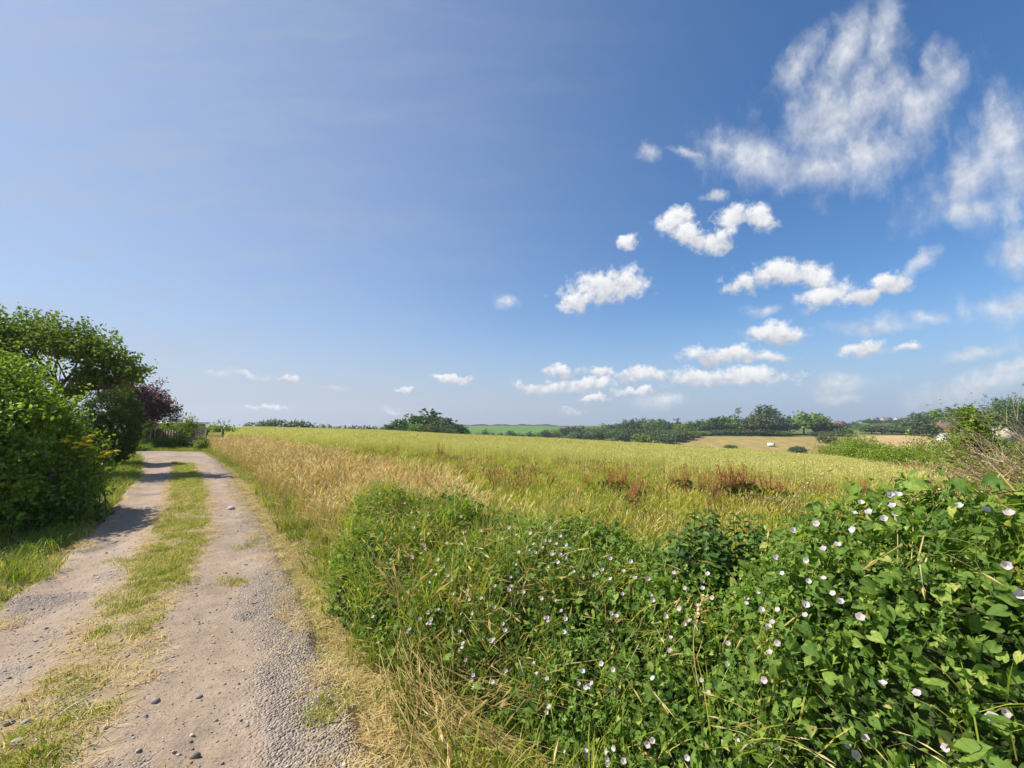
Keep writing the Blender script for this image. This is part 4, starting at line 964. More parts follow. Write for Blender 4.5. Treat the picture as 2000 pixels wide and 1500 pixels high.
def crown_for(kind, i, mat):
    key = (kind, i, mat)
    if key not in _cc:
        L_, sz, n, tr, seed = VAR[kind][i]
        _cc[key] = crown_data('far_crown', L_, n, sz, M[mat], seed+5, KITE, .55, .22, .35, zmin=.0, sprig=.035 if kind != 'bush' else .06, per_sprig=6)
    return _cc[key]
tr_r = np.random.default_rng(77)
def far_tree(px, top, Y, wpx, label, mat='fartree', kind='round', name='tree', cat='tree', group=None, sink=0.0):
    """a tree whose top shows at (px, top), standing on the ground Y metres north"""
    c = P(px, top, Y); z0 = float(H(c[0], Y))-sink; h = c[2]-z0; i = int(tr_r.integers(len(VAR[kind])))
    wid = {'round': .80, 'tall': .36, 'conifer': .38, 'sparse': .45, 'bush': 1.5}[kind]
    s = wpx/F*Y/wid*1.35
    hs = h/{'round': .90, 'tall': .98, 'conifer': .95, 'sparse': 1.0, 'bush': .86}[kind]
    t = empty(name, (c[0], Y, z0), float(tr_r.uniform(0, 6.28))); t.scale = (s, s, hs)
    obj('crown', crown_for(kind, i, mat), t); obj('trunk' if kind != 'bush' else 'stems', VAR[kind][i][3], t)
    tag(t, label, cat, group); return t
A = 'fartree'; WM = 'fartree_warm'; LI = 'fartree_lime'; DK = 'fartree_blue'
# copse on the crest
GC = 'copse on the crest of the barley field'
for px, top, Y, w, m, lab in [(778, 822, 158, 40, A, 'leftmost round tree of the copse on the barley crest'), (802, 811, 160, 46, A, 'second tree from the left in the copse on the crest'),
        (840, 802, 164, 64, A, 'tallest domed tree in the middle of the crest copse'), (872, 816, 160, 48, DK, 'dark tree right of the tallest in the crest copse'), (893, 828, 157, 32, A, 'small rightmost tree of the crest copse')]:
    far_tree(px, top, Y, w, lab, m, group=GC, sink=.8)
for px, top, Y, w, m, lab in [(815, 828, 150, 26, A, 'low bush under the left side of the crest copse'), (838, 830, 150, 30, WM, 'lighter low bush under the tallest copse tree'), (880, 838, 148, 22, WM, 'pale bush at the right foot of the crest copse'), (862, 834, 149, 24, A, 'low dark bush under the right side of the crest copse'), (784, 836, 150, 22, A, 'low bush at the left foot of the crest copse')]:
    far_tree(px, top, Y, w, lab, m, 'bush', 'bush', 'bush', 'bushes under the crest copse', .3)
# single trees and hedge on the valley side, before the green hill
GV = 'trees along the valley hedge'
lst = [(915, 839, 340, 13, A), (947, 840, 350, 20, DK), (962, 845, 350, 18, A), (978, 845, 352, 20, WM), (996, 841, 350, 20, DK), (1015, 845, 350, 22, A), (1034, 844, 352, 22, DK), (1050, 846, 350, 18, A), (1066, 839, 372, 20, DK), (1082, 838, 380, 20, A), (930, 846, 330, 16, A)]
ordn = ['first', 'second', 'third', 'fourth', 'fifth', 'sixth', 'seventh', 'eighth', 'ninth', 'tenth', 'eleventh', 'twelfth', 'thirteenth', 'fourteenth', 'fifteenth', 'sixteenth', 'seventeenth', 'eighteenth', 'nineteenth', 'twentieth', 'twenty first', 'twenty second', 'twenty third', 'twenty fourth', 'twenty fifth', 'twenty sixth', 'twenty seventh', 'twenty eighth']
shade = {A: 'green', WM: 'olive green', LI: 'lime green', DK: 'dark green'}
for k, (px, top, Y, w, m) in enumerate(sorted(lst)):
    far_tree(px, top, Y, w, f'{shade[m]} hedgerow tree below the bright green hill, {ordn[k]} from the crest copse', m, group=GV)
# woods on the far ridge
GR = 'wood along the far ridge'
lst = [(908+q*11.2, 829.5+1.2*math.sin(q*1.7), 800, 17, DK) for q in range(16)]
for k, (px, top, Y, w, m) in enumerate(lst):
    far_tree(px, top, Y, w, f'small dark tree of the far ridge wood, {ordn[k]} from the left', m, group=GR)
# belt of trees across the valley
GB = 'belt of trees across the valley'
lst = [(1098, 836, 420, 20, A), (1110, 832, 430, 22, DK), (1124, 833, 420, 20, A), (1137, 832, 430, 20, DK), (1150, 834, 420, 20, A), (1165, 833, 430, 20, DK), (1180, 828, 420, 22, A), (1192, 829, 400, 22, DK), (1206, 827, 400, 22, DK), (1222, 821, 380, 26, A), (1238, 819, 370, 28, DK), (1256, 818, 370, 28, A), (1272, 820, 350, 28, WM), (1290, 818, 340, 30, A), (1306, 825, 330, 24, DK), (1347, 824, 320, 30, A), (1364, 822, 322, 30, DK), (1382, 820, 320, 30, A), (1402, 813, 318, 36, DK), (1424, 811, 316, 38, A), (1446, 818, 314, 32, A), (1470, 811, 312, 36, WM), (1496, 806, 312, 38, DK), (1520, 815, 314, 30, DK), (1540, 813, 322, 30, A), (1568, 803, 312, 46, A), (1592, 807, 318, 34, A), (1614, 820, 308, 38, WM)]
for k, (px, top, Y, w, m) in enumerate(lst):
    far_tree(px, top, Y, w, f'{shade[m]} tree of the valley tree belt, {ordn[k]} from its left end', m, group=GB)
far_tree(1322, 816, 330, 20, 'pointed dark conifer standing out of the valley tree belt', DK, 'conifer', 'conifer', 'conifer', sink=1)
far_tree(1490, 792, 318, 26, 'tallest dark pine above the tree belt', DK, 'tall', 'pine_tree', 'pine', sink=1)
far_tree(1503, 798, 320, 20, 'second dark pine just right of the tallest', DK, 'tall', 'pine_tree', 'pine', sink=1)
far_tree(1452, 800, 318, 20, 'thin half bare tree left of the tall pines, the leftmost', WM, 'sparse', 'bare_tree', 'tree', sink=1)
far_tree(1472, 798, 318, 22, 'thin half bare tree next to the tall pines', DK, 'sparse', 'bare_tree', 'tree', sink=1)
far_tree(1380, 820, 314, 14, 'pale dead tree in the middle of the belt', WM, 'sparse', 'bare_tree', 'tree', sink=1)
# front row of the belt
GF = 'bushes along the foot of the tree belt'
lst = [(1122, 843, 330, 26, A), (1145, 845, 330, 26, DK), (1170, 842, 325, 26, A), (1200, 838, 315, 30, A), (1214, 844, 290, 26, DK), (1232, 838, 300, 34, A), (1254, 847, 260, 36, LI), (1246, 838, 300, 26, WM), (1272, 843, 280, 30, DK), (1284, 838, 300, 26, A), (1300, 848, 258, 34, DK), (1302, 840, 290, 30, WM), (1318, 844, 270, 34, DK), (1330, 828, 318, 24, LI), (1334, 842, 280, 30, WM), (1343, 836, 308, 16, LI), (1357, 842, 300, 22, LI), (1352, 846, 290, 26, DK), (1372, 842, 305, 26, A), (1396, 840, 308, 30, DK), (1420, 838, 308, 30, A), (1445, 838, 306, 30, WM), (1478, 838, 306, 34, DK), (1504, 840, 304, 30, A)]
lst = sorted(lst)
for k, (px, top, Y, w, m) in enumerate(lst):
    far_tree(px, top, Y, w, f'{shade[m]} bush at the foot of the valley tree belt, {ordn[k]} from the left', m, 'bush', 'bush', 'bush', GF)
for px, top, Y, w, m, lab in [(1426, 869, 235, 19, DK, 'lone round dark bush at the left of the tan pasture bottom'), (1557, 872, 222, 27, DK, 'larger lone dark bush in the pasture near the right hedge'), (1519, 881, 222, 8, DK, 'tiny dark bush below the white trailer'), (1615, 846, 262, 28, WM, 'olive bush at the right corner of the tan pasture'), (1524, 842, 300, 24, A, 'green bush on the top edge of the tan pasture'), (1600, 842, 300, 26, DK, 'dark bush under the broad trees at the pasture top'), (1640, 838, 300, 34, DK, 'dark hedge bush right of the broad trees')]:
    far_tree(px, top, Y, w, lab, m, 'bush', 'bush', 'bush')
# right of the belt
GT = 'trees near the village'
lst = [(1652, 826, 420, 18, DK), (1668, 824, 420, 22, DK), (1686, 828, 400, 26, A), (1702, 830, 330, 34, A), (1722, 830, 325, 34, WM), (1742, 832, 322, 34, A), (1762, 835, 318, 32, WM), (1779, 836, 312, 30, A), (1790, 806, 300, 34, DK), (1822, 803, 330, 46, A), (1846, 797, 335, 56, DK), (1876, 799, 335, 54, A), (1906, 800, 330, 46, DK), (1808, 826, 305, 34, A), (1765, 822, 500, 26, DK), (1700, 818, 600, 22, DK), (1720, 820, 610, 24, A), (1744, 819, 600, 22, DK), (1772, 816, 590, 24, DK)]
for k, (px, top, Y, w, m) in enumerate(sorted(lst)):
    far_tree(px, top, Y, w, f'{shade[m]} tree on the village side, {ordn[k]} from the left', m, group=GT)
far_tree(1648, 828, 395, 15, 'small copper red tree by the brick house', 'copper', 'round', 'copper_tree', 'tree')
def edge_tree():
    L_ = pxlobes([(1932, 812, 86, 18), (1955, 800, 88, 22), (1982, 798, 90, 26), (2010, 800, 90, 28), (1965, 818, 87, 24), (2000, 822, 90, 30), (2040, 806, 90, 30), (1940, 826, 86, 18)], .8)
    x, y = float(P(1985, 800, 89)[0]), 89.0; z0 = float(H(x, y)); t = empty('tree', (x, y, z0)); L_ = [(a-x, b-y, c-z0, d, e, f) for a, b, c, d, e, f in L_]
    obj('crown', crown_data('edge_crown', L_, 12000, .34, M['fartree_blue'], 6, KITE, .6, .25, .35, sprig=.5, per_sprig=10), t)
    zt = L_[0][2]
    obj('trunk', branchy([(0, 0, -.2), (.1, 0, zt*.4), (0, 0, zt*.8)], .32, [l[:3] for l in L_], 7, 'edge_trunk', M['bark'], 1), t)
    tag(t, 'big dark tree behind the dead branches at the right edge', 'tree')
edge_tree()
# hedge along the crest on the left
def crest_hedge():
    r = np.random.default_rng(12); L_ = []
    a = P(478, 830, 136); b = P(770, 838, 150)
    for k in range(70):
        t = k/69; x = a[0]*(1-t)+b[0]*t; y = a[1]*(1-t)+b[1]*t; rr = r.uniform(.7, 1.35)*(1.35 if .1 < t < .38 else .85)
        L_.append((x, y+r.normal(0, .5), float(H(x, y))+.55+rr*.6, rr*1.5, rr, rr))
    c = np.array([(a[0]+b[0])/2, (a[1]+b[1])/2, 0])
    L_ = [(l[0]-c[0], l[1]-c[1], *l[2:]) for l in L_]
    t = empty('hedge', tuple(c))
    obj('foliage', crown_data('crest_hedge', L_, 9000, .42, M['fartree'], 5, KITE, .4, .25, .4, sprig=.25, per_sprig=6), t)
    mb = MB()
    for l in L_[::2]: mb.tube([(l[0], l[1], l[2]-2.2), (l[0]+.1, l[1], l[2])], [.07, .03], 5)
    mb.build('stems', M['bark'], t)
    tag(t, 'low dark hedge along the crest behind the barley on the left', 'hedge')
crest_hedge()

# ------------------------------------------------------------------ houses
M['brick'] = plainmat('red_brick', (.38, .15, .09), .9, 3, .25)
M['render_w'] = plainmat('white_render', (.60, .58, .54), .8, 2, .12)
M['render_c'] = plainmat('cream_render', (.46, .41, .33), .8, 2, .1)
M['tile'] = plainmat('brown_tiles', (.20, .12, .10), .85, 4, .3, bump=.3)
M['slate'] = plainmat('grey_slate', (.24, .24, .26), .7, 4, .25, bump=.3)
M['pane'] = plainmat('window_glass', (.04, .05, .06), .1, 3, .2, .6)
M['timber'] = plainmat('weathered_timber', (.16, .12, .08), .9, 12, .3, bump=.4)
M['door'] = plainmat('painted_door', (.10, .12, .15), .5, 5, .2)
M['metal_w'] = plainmat('white_sheet_metal', (.80, .80, .80), .4, 3, .08, .5)
M['rubber_and_shade'] = plainmat('tyre_and_shade_black', (.03, .03, .03), .9, 9, .2)  # tyres, and the panel that paints the trailer's dark inside
def house(px, Y, w, dp, wall, roof, wm, rm, label, rz=0.0, z=None, cols=3, rows=2, chim=True, cat='house'):
    c = P(px, 830, Y); z0 = float(H(c[0], Y)) if z is None else z
    t = empty('house', (c[0], Y, z0), rz); x0, x1, y0, y1 = -w/2, w/2, -dp/2, dp/2
    mb = MB(); mb.box(x0, x1, y0, y1, -1.0, wall)
    mb.add([(x0, y0, wall), (x0, y1, wall), (x0, 0, roof), (x0+.01, y0, wall), (x0+.01, y1, wall), (x0+.01, 0, roof)], T=[(0, 2, 1), (3, 4, 5)])
    mb.add([(x1, y0, wall), (x1, y1, wall), (x1, 0, roof), (x1-.01, y0, wall), (x1-.01, y1, wall), (x1-.01, 0, roof)], T=[(0, 1, 2), (3, 5, 4)])
    mb.build('wall', M[wm], t)
    mr = MB(); mr.gable(x0, x1, y0, y1, wall, roof); ro = mr.build('roof', M[rm], t)
    if chim:
        mc = MB(); mc.box(x0+w*.2, x0+w*.2+.9, -.4, .5, roof-.9, roof+1.1); mc.build('chimney', M['brick'], ro)
    for rr in range(rows):
        for cc in range(cols):
            wx = x0+w*(cc+.5)/cols; wz = 1.0+rr*2.6
            if rr == 0 and cc == cols//2:
                md = MB(); md.box(wx-.5, wx+.5, y0-.06, y0+.02, 0, 2.1); md.build('door', M['door'], t); continue
            mf = MB(); ww = .65
            for q in ((wx-ww-.08, wx-ww, wz-.08, wz+1.28), (wx+ww, wx+ww+.08, wz-.08, wz+1.28)): mf.box(q[0], q[1], y0-.08, y0+.02, q[2], q[3])
            mf.box(wx-ww, wx+ww, y0-.08, y0+.02, wz-.08, wz); mf.box(wx-ww, wx+ww, y0-.08, y0+.02, wz+1.2, wz+1.28)
            fo = mf.build('window', M['render_w'], t)
            mp = MB(); mp.box(wx-ww, wx+ww, y0-.03, y0+.02, wz, wz+1.2); mp.build('pane', M['pane'], fo)
    tag(t, label, cat, 'village houses' if px > 1500 else None)
house(1846, 303, 15.5, 8, 5.4, 9.3, 'brick', 'tile', 'long red brick house with brown roof below the big dark trees', .25, cols=5)
house(1854, 268, 13, 7, 2.6, 5.2, 'render_w', 'slate', 'low building with grey slate roof in front of the brick house', .1, z=-11.2, rows=1, chim=False)
house(1880, 300, 8, 8, 5.0, 8.4, 'render_w', 'slate', 'white rendered house right of the brick house', .5, z=-8.8)
house(1908, 240, 9, 8, 4.6, 7.4, 'render_c', 'slate', 'cream house behind the small tree at the right', .3, z=-11)
house(1932, 235, 9, 8, 4.6, 7.6, 'render_w', 'tile', 'white house with brown roof seen through the dead twigs', -.2, z=-10.5)
house(1968, 230, 12, 8, 5.0, 8.2, 'render_c', 'slate', 'grey roofed house low at the right edge below the big tree', .2, z=-8)
house(1640, 405, 9, 7, 5, 8, 'brick', 'tile', 'small red brick house beyond the right end of the tree belt', .2)
house(1708, 690, 15, 8, 5, 8.6, 'render_c', 'slate', 'far pale village house, leftmost on the skyline', .3)
house(1732, 680, 14, 8, 4.4, 7.8, 'render_c', 'tile', 'far brown roofed village house on the skyline', -.1)
house(1756, 690, 14, 8, 4.6, 7.8, 'render_w', 'slate', 'far white village house on the skyline beside the tall dark tree', .2)
house(1776, 660, 12, 8, 5, 8.8, 'render_c', 'tile', 'far cream village house, rightmost on the skyline', .4)
house(1157, 402, 4.6, 5, 2.6, 4.9, 'render_w', 'slate', 'small white cottage at the foot of the tree belt, left one', .2, z=-14.6, cols=2, rows=1, cat='cottage')
house(1184, 385, 5.4, 5, 2.8, 4.6, 'render_w', 'slate', 'slightly wider white cottage at the foot of the belt, right one', -.3, z=-15.8, cols=2, rows=1, cat='cottage')
# white trailer in the pasture
def trailer():
    c = P(1507, 876, 246); z0 = float(H(c[0], 246)); t = empty('livestock_trailer', (c[0], 246, z0), -.75); t.scale = (.8, .8, .8)
    mb = MB(); mb.box(-2.3, 2.0, -1.1, 1.1, .6, 2.9); mb.box(-2.4, 2.1, -1.15, 1.15, 2.9, 3.05); mb.build('body', M['metal_w'], t)
    mb = MB(); mb.box(2.003, 2.06, -.95, .95, .7, 2.7); mb.build('dark_end_panel', M['rubber_and_shade'], t)  # dark panel on the closed end, painting the shaded inside
    mb = MB(); mb.add([(2.0, -1.0, .5), (2.0, 1.0, .5), (3.6, 1.0, .05), (3.6, -1.0, .05), (2.0, -1.0, .6), (2.0, 1.0, .6), (3.6, 1.0, .13), (3.6, -1.0, .13)], [(0, 1, 2, 3), (4, 7, 6, 5), (0, 3, 7, 4), (1, 5, 6, 2), (2, 6, 7, 3), (0, 4, 5, 1)]); mb.build('ramp', M['timber'], t)
    for wx in (-.9, .2):
        for wy in (-1.16, 1.16):
            mb = MB(); th = np.linspace(0, 2*math.pi, 15); mb.tube([(wx+.34*math.cos(a), wy, .42+.34*math.sin(a)) for a in th], .1, 6)
            w_ = mb.build('wheel', M['rubber_and_shade'], t)
    mb = MB(); mb.tube([(-2.3, 0, .55), (-4.0, 0, .5)], .06, 6); mb.build('drawbar', M['slate'], t)
    tag(t, 'white livestock trailer with dark panel for its open end standing in the tan pasture', 'trailer')
trailer()

# ------------------------------------------------------------------ hedge along the right of the field
def shrub(name, x, y, hgt, rad, mat, label, cat, seed, n=7000, leaf=.075, sprig=.16, group=None, z0=None, flat=1.0):
    r = np.random.default_rng(seed); z0 = float(H(x, y)) if z0 is None else z0; L_ = []
    for k in range(10):
        a = r.uniform(0, 6.28); q = rad*math.sqrt(r.random())*.75; rr = r.uniform(.32, .55)*rad
        zz = rr*.6+(hgt-rr*1.5)*r.random()*(1-.5*q/rad); L_.append((q*math.cos(a), q*math.sin(a), max(zz, rr*.5), rr, rr, rr*.85*flat))
    L_.append((0, 0, hgt-.35*rad, .5*rad, .5*rad, .42*rad))
    t = empty(name, (x, y, z0))
    obj('foliage', crown_data(name+'_foliage', L_, n, leaf, M[mat], seed, KITE, .5, .22, .3, zmin=0, sprig=sprig, per_sprig=10), t)
    mb = MB()
    for l in L_:
        mb.tube([(l[0]*.3, l[1]*.3, -.1), (l[0]*.7, l[1]*.7, l[2]*.5), (l[0], l[1], l[2]+l[5]*.6)], [.03, .02, .006], 5)
    mb.build('stems', M['bark'], t)
    tag(t, label, cat, group); return t
GH = 'shrubs of the hedge on the right of the field'
HP = [(34.5, 46.5, 2.5, 2.6), (32.0, 42, 3.0, 2.6), (29.3, 37.5, 2.4, 2.3), (26.9, 33.0, 2.0, 2.1), (24.6, 29.0, 1.6, 1.9), (22.6, 25.8, 1.5, 1.7), (20.9, 22.8, 2.2, 1.8), (19.4, 20.2, 2.35, 1.7), (17.9, 17.9, 2.4, 1.6), (16.8, 15.9, 2.2, 1.4)]
for k, (x, y, h, rd) in enumerate(HP):
    shrub('hedge_shrub', x+.8, y, h, rd, 'hedge', f'green hedge shrub at the right of the barley, {ordn[k]} from the far end', 'shrub', 500+k, 6500, .11 if y > 25 else .085, .22, GH)
# russet weeds in front of that hedge
M['russet'] = leafmat('russet_weed', [(0, (.12, .17, .03)), (.4, (.26, .28, .06)), (.75, (.40, .29, .09)), (1, (.50, .40, .18))], .3, .6, wscale=.8, wamp=.7)
for k, (x, y, h, rd, lab) in enumerate([(14.2, 13.6, 1.0, 1.1, 'russet and yellow weeds at the foot of the right hedge, furthest'), (12.7, 11.6, 1.1, 1.1, 'brown and green weeds between hedge and dead twigs'), (11.6, 9.9, 1.1, 1.0, 'russet weeds below the dead twigs at the right'), (10.4, 8.4, 1.0, .9, 'nearest russet weeds behind the bindweed mound'), (13.6, 10.6, 1.5, 1.1, 'green and brown weed clump under the dead twigs')]):
    shrub('weed_clump', x, y, h, rd, 'russet', lab, 'weeds', 540+k, 7000, .07, .14, 'russet weeds on the right')
far_sm = P(1893, 800, 14.5)
def small_tree():
    x, y = far_sm[0], 14.5; z0 = float(H(x, y)); t = empty('young_tree', (x, y, z0)); hz = far_sm[2]-z0
    L_ = [(0, 0, hz-.3, .32, .32, .34), (.1, .05, hz-.7, .42, .42, .38), (-.15, 0, hz-1.1, .42, .42, .36), (.2, 0, hz-1.3, .36, .36, .3)]
    obj('crown', crown_data('young_crown', L_, 5200, .085, M['hedge'], 9, OVAL, .6, .25, .3, sprig=.13, per_sprig=12), t)
    obj('trunk', branchy([(.25, 0, -.1), (.12, 0, .6), (0, 0, hz-1.2)], .04, [l[:3] for l in L_], 3, 'young_trunk', M['twig_dry'], 1), t)
    tag(t, 'small upright green tree in the hedge at the right', 'tree')
small_tree()
# dead twigs at the right edge
def dead_twigs(x, y, n, hh, label, seed, leafy=0, lean=(-.8, 0)):
    r = np.random.default_rng(seed); z0 = float(H(x, y)); t = empty('dead_branches', (x, y, z0)); mb = MB(); tips = []
    for k in range(n):
        b = np.array([r.normal(0, .35), r.normal(0, .5), 0]); L_ = hh*r.uniform(.6, 1.15)
        d = np.array([lean[0]*r.uniform(.2, 1.4)+r.normal(0, .25), lean[1]+r.normal(0, .4), 1.0]); d /= np.linalg.norm(d)
        p = [b+d*L_*q+np.array([lean[0]*.35, 0, -.25])*(q**2)*L_*r.uniform(.2, .9) for q in np.linspace(0, 1, 6)]
        mb.tube(p, np.linspace(.017, .005, 6)*r.uniform(.7, 1.3), 5)
        for j in range(5):
            a = p[r.integers(2, 6)]; e = a+(d*.35+r.normal(0, .22, 3))*L_*.45
            mb.tube([a, (a+e)/2+r.normal(0, .03, 3), e], [.007, .005, .0025], 4); tips.append(e)
    mb.build('twigs', M['twig_dry'], t)
    if leafy:
        tp = np.array(tips); i = r.integers(0, len(tp), leafy); Pt = tp[i]+r.normal(0, .06, (leafy, 3))
        V, Fc, per = leaf_cards(Pt, unit(r.normal(size=(leafy, 3))), .055, OVAL, .2, r)
        obj('leaves', meshdata('twig_leaves', V, Fc, M['hedge'], {'rnd': np.repeat(r.random(leafy), per)}), t)
    tag(t, label, 'branches', 'dead branches at the right edge')
dead_twigs(12.4, 9.7, 64, 2.3, 'tangle of bare pale twigs leaning left at the right edge', 61, 60)
dead_twigs(10.9, 8.3, 46, 1.9, 'nearer bare brown twigs above the bindweed mound', 62, 40)
dead_twigs(14.6, 11.2, 16, 3.2, 'tallest thin twigs with a few leaves at the right edge', 63, 240, (-.5, 0))
shrub('hedge_shrub', 16.2, 12.4, 2.3, 1.2, 'hedge', 'green shrub behind the dead twigs at the right edge', 'shrub', 580, 7000, .08, .16, GH)
shrub('hedge_shrub', 13.9, 9.0, 1.6, 1.0, 'hedge', 'olive shrub at the very right edge below the twigs', 'shrub', 581, 7000, .08, .16, GH)

# ------------------------------------------------------------------ docks and other weeds in the margin
def dock_meshes(seed):
    r = np.random.default_rng(seed); mb = MB(); Pt = []; hs = []
    for k in range(9):
        b = r.normal(0, .06, 2); d = r.normal(0, .16, 2); h = r.uniform(.6, 1.0)
        mb.tube([(b[0], b[1], -.02), (b[0]+d[0]*.5, b[1]+d[1]*.5, h*.5), (b[0]+d[0], b[1]+d[1], h)], [.008, .006, .003], 5)
        for q in range(3):
            for j in range(34):
                zt = r.uniform(.45, 1); off = r.normal(0, .022+.02*(1-zt), 2)+np.array([math.cos(q*2.1+k), math.sin(q*2.1+k)])*.09*(1-zt)*(q > 0)
                Pt.append((b[0]+d[0]*zt+off[0], b[1]+d[1]*zt+off[1], h*zt+r.normal(0, .01))); hs.append(.028)
    Pt = np.array(Pt); V, Fc, per = leaf_cards(Pt, unit(r.normal(size=Pt.shape)), np.array(hs), KITE, 0, r)
    sd = meshdata('dock_seed_heads', V, Fc, M['dock'], {'rnd': np.repeat(r.random(len(Pt)), per)})
    n = 90; Pl = np.stack([r.normal(0, .13, n), r.normal(0, .13, n), r.uniform(.02, .42, n)], 1); V, Fc, per = leaf_cards(Pl, unit(r.normal(size=(n, 3)))+np.array([0, 0, .5]), r.uniform(.08, .2, n), OVAL, .3, r)
    lf = meshdata('dock_leaves', V, Fc, M['docklow'], {'rnd': np.repeat(r.random(n), per)})
    return sd, lf, mb.data('dock_stems', M['dock'])
DK_ = [dock_meshes(600+i) for i in range(4)]
docks = [(858, 897, .70, 'tall lone dock with green foot standing at the barley edge'), (775, 893, .55, 'brown dock among dry grass left of the lone tall dock'),
 (1192, 968, .62, 'rusty dock at the left of the wide dock clump'), (1216, 972, .72, 'rusty dock in the middle of the left dock clump'), (1243, 985, .62, 'rusty dock at the right of the left dock clump'), (1236, 1000, .5, 'low red dock in front of the left clump'),
 (1313, 960, .45, 'small dock between the two dock clumps'), (1337, 968, .72, 'slender rusty dock right of the small one'), (1372, 972, .55, 'faded dock left of the biggest dock'),
 (1418, 985, .85, 'left half of the biggest rust red dock clump'), (1440, 985, .92, 'tallest dock in the biggest rust red clump'), (1463, 983, .80, 'right half of the biggest rust red dock clump'), (1398, 983, .6, 'small dock at the left foot of the biggest clump'),
 (1502, 985, .70, 'orange brown dock right of the biggest clump'), (1527, 985, .55, 'last low dock right of the orange one'), (1690, 975, .55, 'dock above the bindweed mound'), (1078, 950, .35, 'low reddish dock in the margin grass'), (1146, 958, .4, 'low brown dock left of the clumps')]
for k, (px, py, h, lab) in enumerate(docks):
    g = G(px, py); a = DK_[k % 4]; t = empty('dock_plant', (g[0], g[1], float(H(*g))), k*1.3); s_ = h*1.25; t.scale = (s_, s_, s_)
    obj('seed_heads', a[0], t); obj('leaves', a[1], t); obj('stems', a[2], t); tag(t, lab, 'dock', 'dock plants in the field margin')
# nettles behind the bindweed
def nettle(px, top, Y, label, seed):
    r = np.random.default_rng(seed); q = P(px, top, Y); z0 = float(H(q[0], Y)); t = empty('nettle', (q[0], Y, z0)); h = q[2]-z0
    ln = r.normal(0, .05, 2); pt = lambda u: np.array([ln[0]*u*u, ln[1]*u*u, h*u])
    mb = MB(); mb.tube([pt(u) for u in np.linspace(0, 1, 6)], np.linspace(.005, .002, 6), 5); mb.build('stem', M['nettle'], t)
    Pn = []; Nv = []; S = []
    for k in range(30):
        u = .35+.65*k/30
        for s in (0, math.pi):
            a = k*math.pi/2+s+r.normal(0, .25); d = np.array([math.cos(a), math.sin(a), 0]); z_ = (1.15-u)*.085+.026
            Pn.append(pt(u)+d*z_*.75+np.array([0, 0, r.normal(0, .01)])); Nv.append(np.array([0, 0, 1.])+d*.55+r.normal(0, .15, 3)); S.append(z_*1.25)
    V, Fc, per = leaf_cards(np.array(Pn), np.array(Nv), np.array(S), OVAL, .45, r)
    obj('leaves', meshdata('nettle_leaves', V, Fc, M['nettle'], {'rnd': np.repeat(r.random(len(Pn)), per)}), t)
    tag(t, label, 'nettle', 'nettles behind the bindweed')
NT = [(1308, 1035, 2.9), (1326, 1022, 2.92), (1352, 992, 2.92), (1368, 1008, 2.85), (1384, 994, 2.95), (1400, 1002, 2.85), (1415, 996, 2.9), (1434, 1004, 2.85), (1450, 1002, 2.9), (1470, 1002, 2.82), (1486, 1024, 2.8), (1500, 1042, 2.75), (1342, 1020, 2.8), (1424, 1020, 2.75), (1460, 1028, 2.72), (1392, 1024, 2.75), (1334, 1040, 2.75), (1376, 1030, 2.7), (1408, 1034, 2.7), (1478, 1040, 2.7), (1444, 1034, 2.68), (1358, 1026, 2.76)]
for k, (px, py, Y) in enumerate(sorted(NT)): nettle(px, py, Y, f'upright dark nettle behind the bindweed bank, {ordn[k]} from the left', 700+k)
# big leaves that stand clear of the mound
def pale_stem(pts, label, seed):
    r = np.random.default_rng(seed); pts = np.array(pts); c = pts[0].copy(); mb = MB()
    n = 14; tt = np.linspace(0, 1, n); p = (1-tt)[:, None]**2*pts[0]+2*((1-tt)*tt)[:, None]*pts[1]+(tt**2)[:, None]*pts[2]; p = p-c
    t = empty('grass_stem', tuple(c)); mb.tube(p, np.linspace(.0028, .0014, n), 5); mb.build('stalk', M['straw'], t)
    m = 60; i = r.uniform(.55, 1, m); q = np.stack([np.interp(i, tt, p[:, j]) for j in range(3)], 1)+r.normal(0, .006, (m, 3)); d = unit(p[-1]-p[-4])
    V, Fc, per = leaf_cards(q, unit(r.normal(size=(m, 3))), .018, KITE, 0, r)
    obj('seed_head', meshdata('seed_head', V, Fc, M['straw'], {'rnd': np.repeat(.6+.4*r.random(m), per)}), t)
    tag(t, label, 'grass stem', 'pale grass stems leaning over the bindweed')
pale_stem([P(1500, 1060, 2.75), P(1550, 935, 2.7), P(1640, 912, 2.65)], 'pale grass stem arching right above the nettles', 1)
pale_stem([P(1770, 985, 2.15), P(1810, 945, 2.2), P(1915, 962, 2.3)], 'pale grass stem lying along the top of the bindweed mound', 2)
pale_stem([P(900, 930, 5.6), P(930, 908, 5.5), P(958, 916, 5.4)], 'pale bent stem in the margin grass, left of centre', 3)
pale_stem([P(1365, 1340, 1.8), P(1340, 1230, 1.95), P(1375, 1165, 2.1)], 'dry brown stem bent across the middle of the bindweed', 4)
# mayweed patch
def mayweed():
    g = G(1510, 1012); r = np.random.default_rng(3); t = empty('mayweed', (g[0], g[1], float(H(*g)))); n = 70
    Pt = np.stack([r.normal(0, .22, n), r.normal(0, .2, n), r.uniform(.28, .42, n)], 1)
    V, Fc, per = leaf_cards(Pt, np.array([0, -.5, .8])+r.normal(0, .3, (n, 3)), .024, OVAL, 0, r)
    tag(obj('flowers', meshdata('mayweed_flowers', V, Fc, M['white'], {'rnd': np.repeat(r.random(n), per)}), t), kind='stuff')
    mb = MB()
    for q in Pt: mb.tube([(q[0]*.5, q[1]*.5, 0), tuple(q*.99)], [.002, .0015], 4)
    mb.build('stems', M['weed'], t); tag(t, 'patch of tiny white mayweed flowers left of the bindweed mound', 'mayweed')
mayweed()

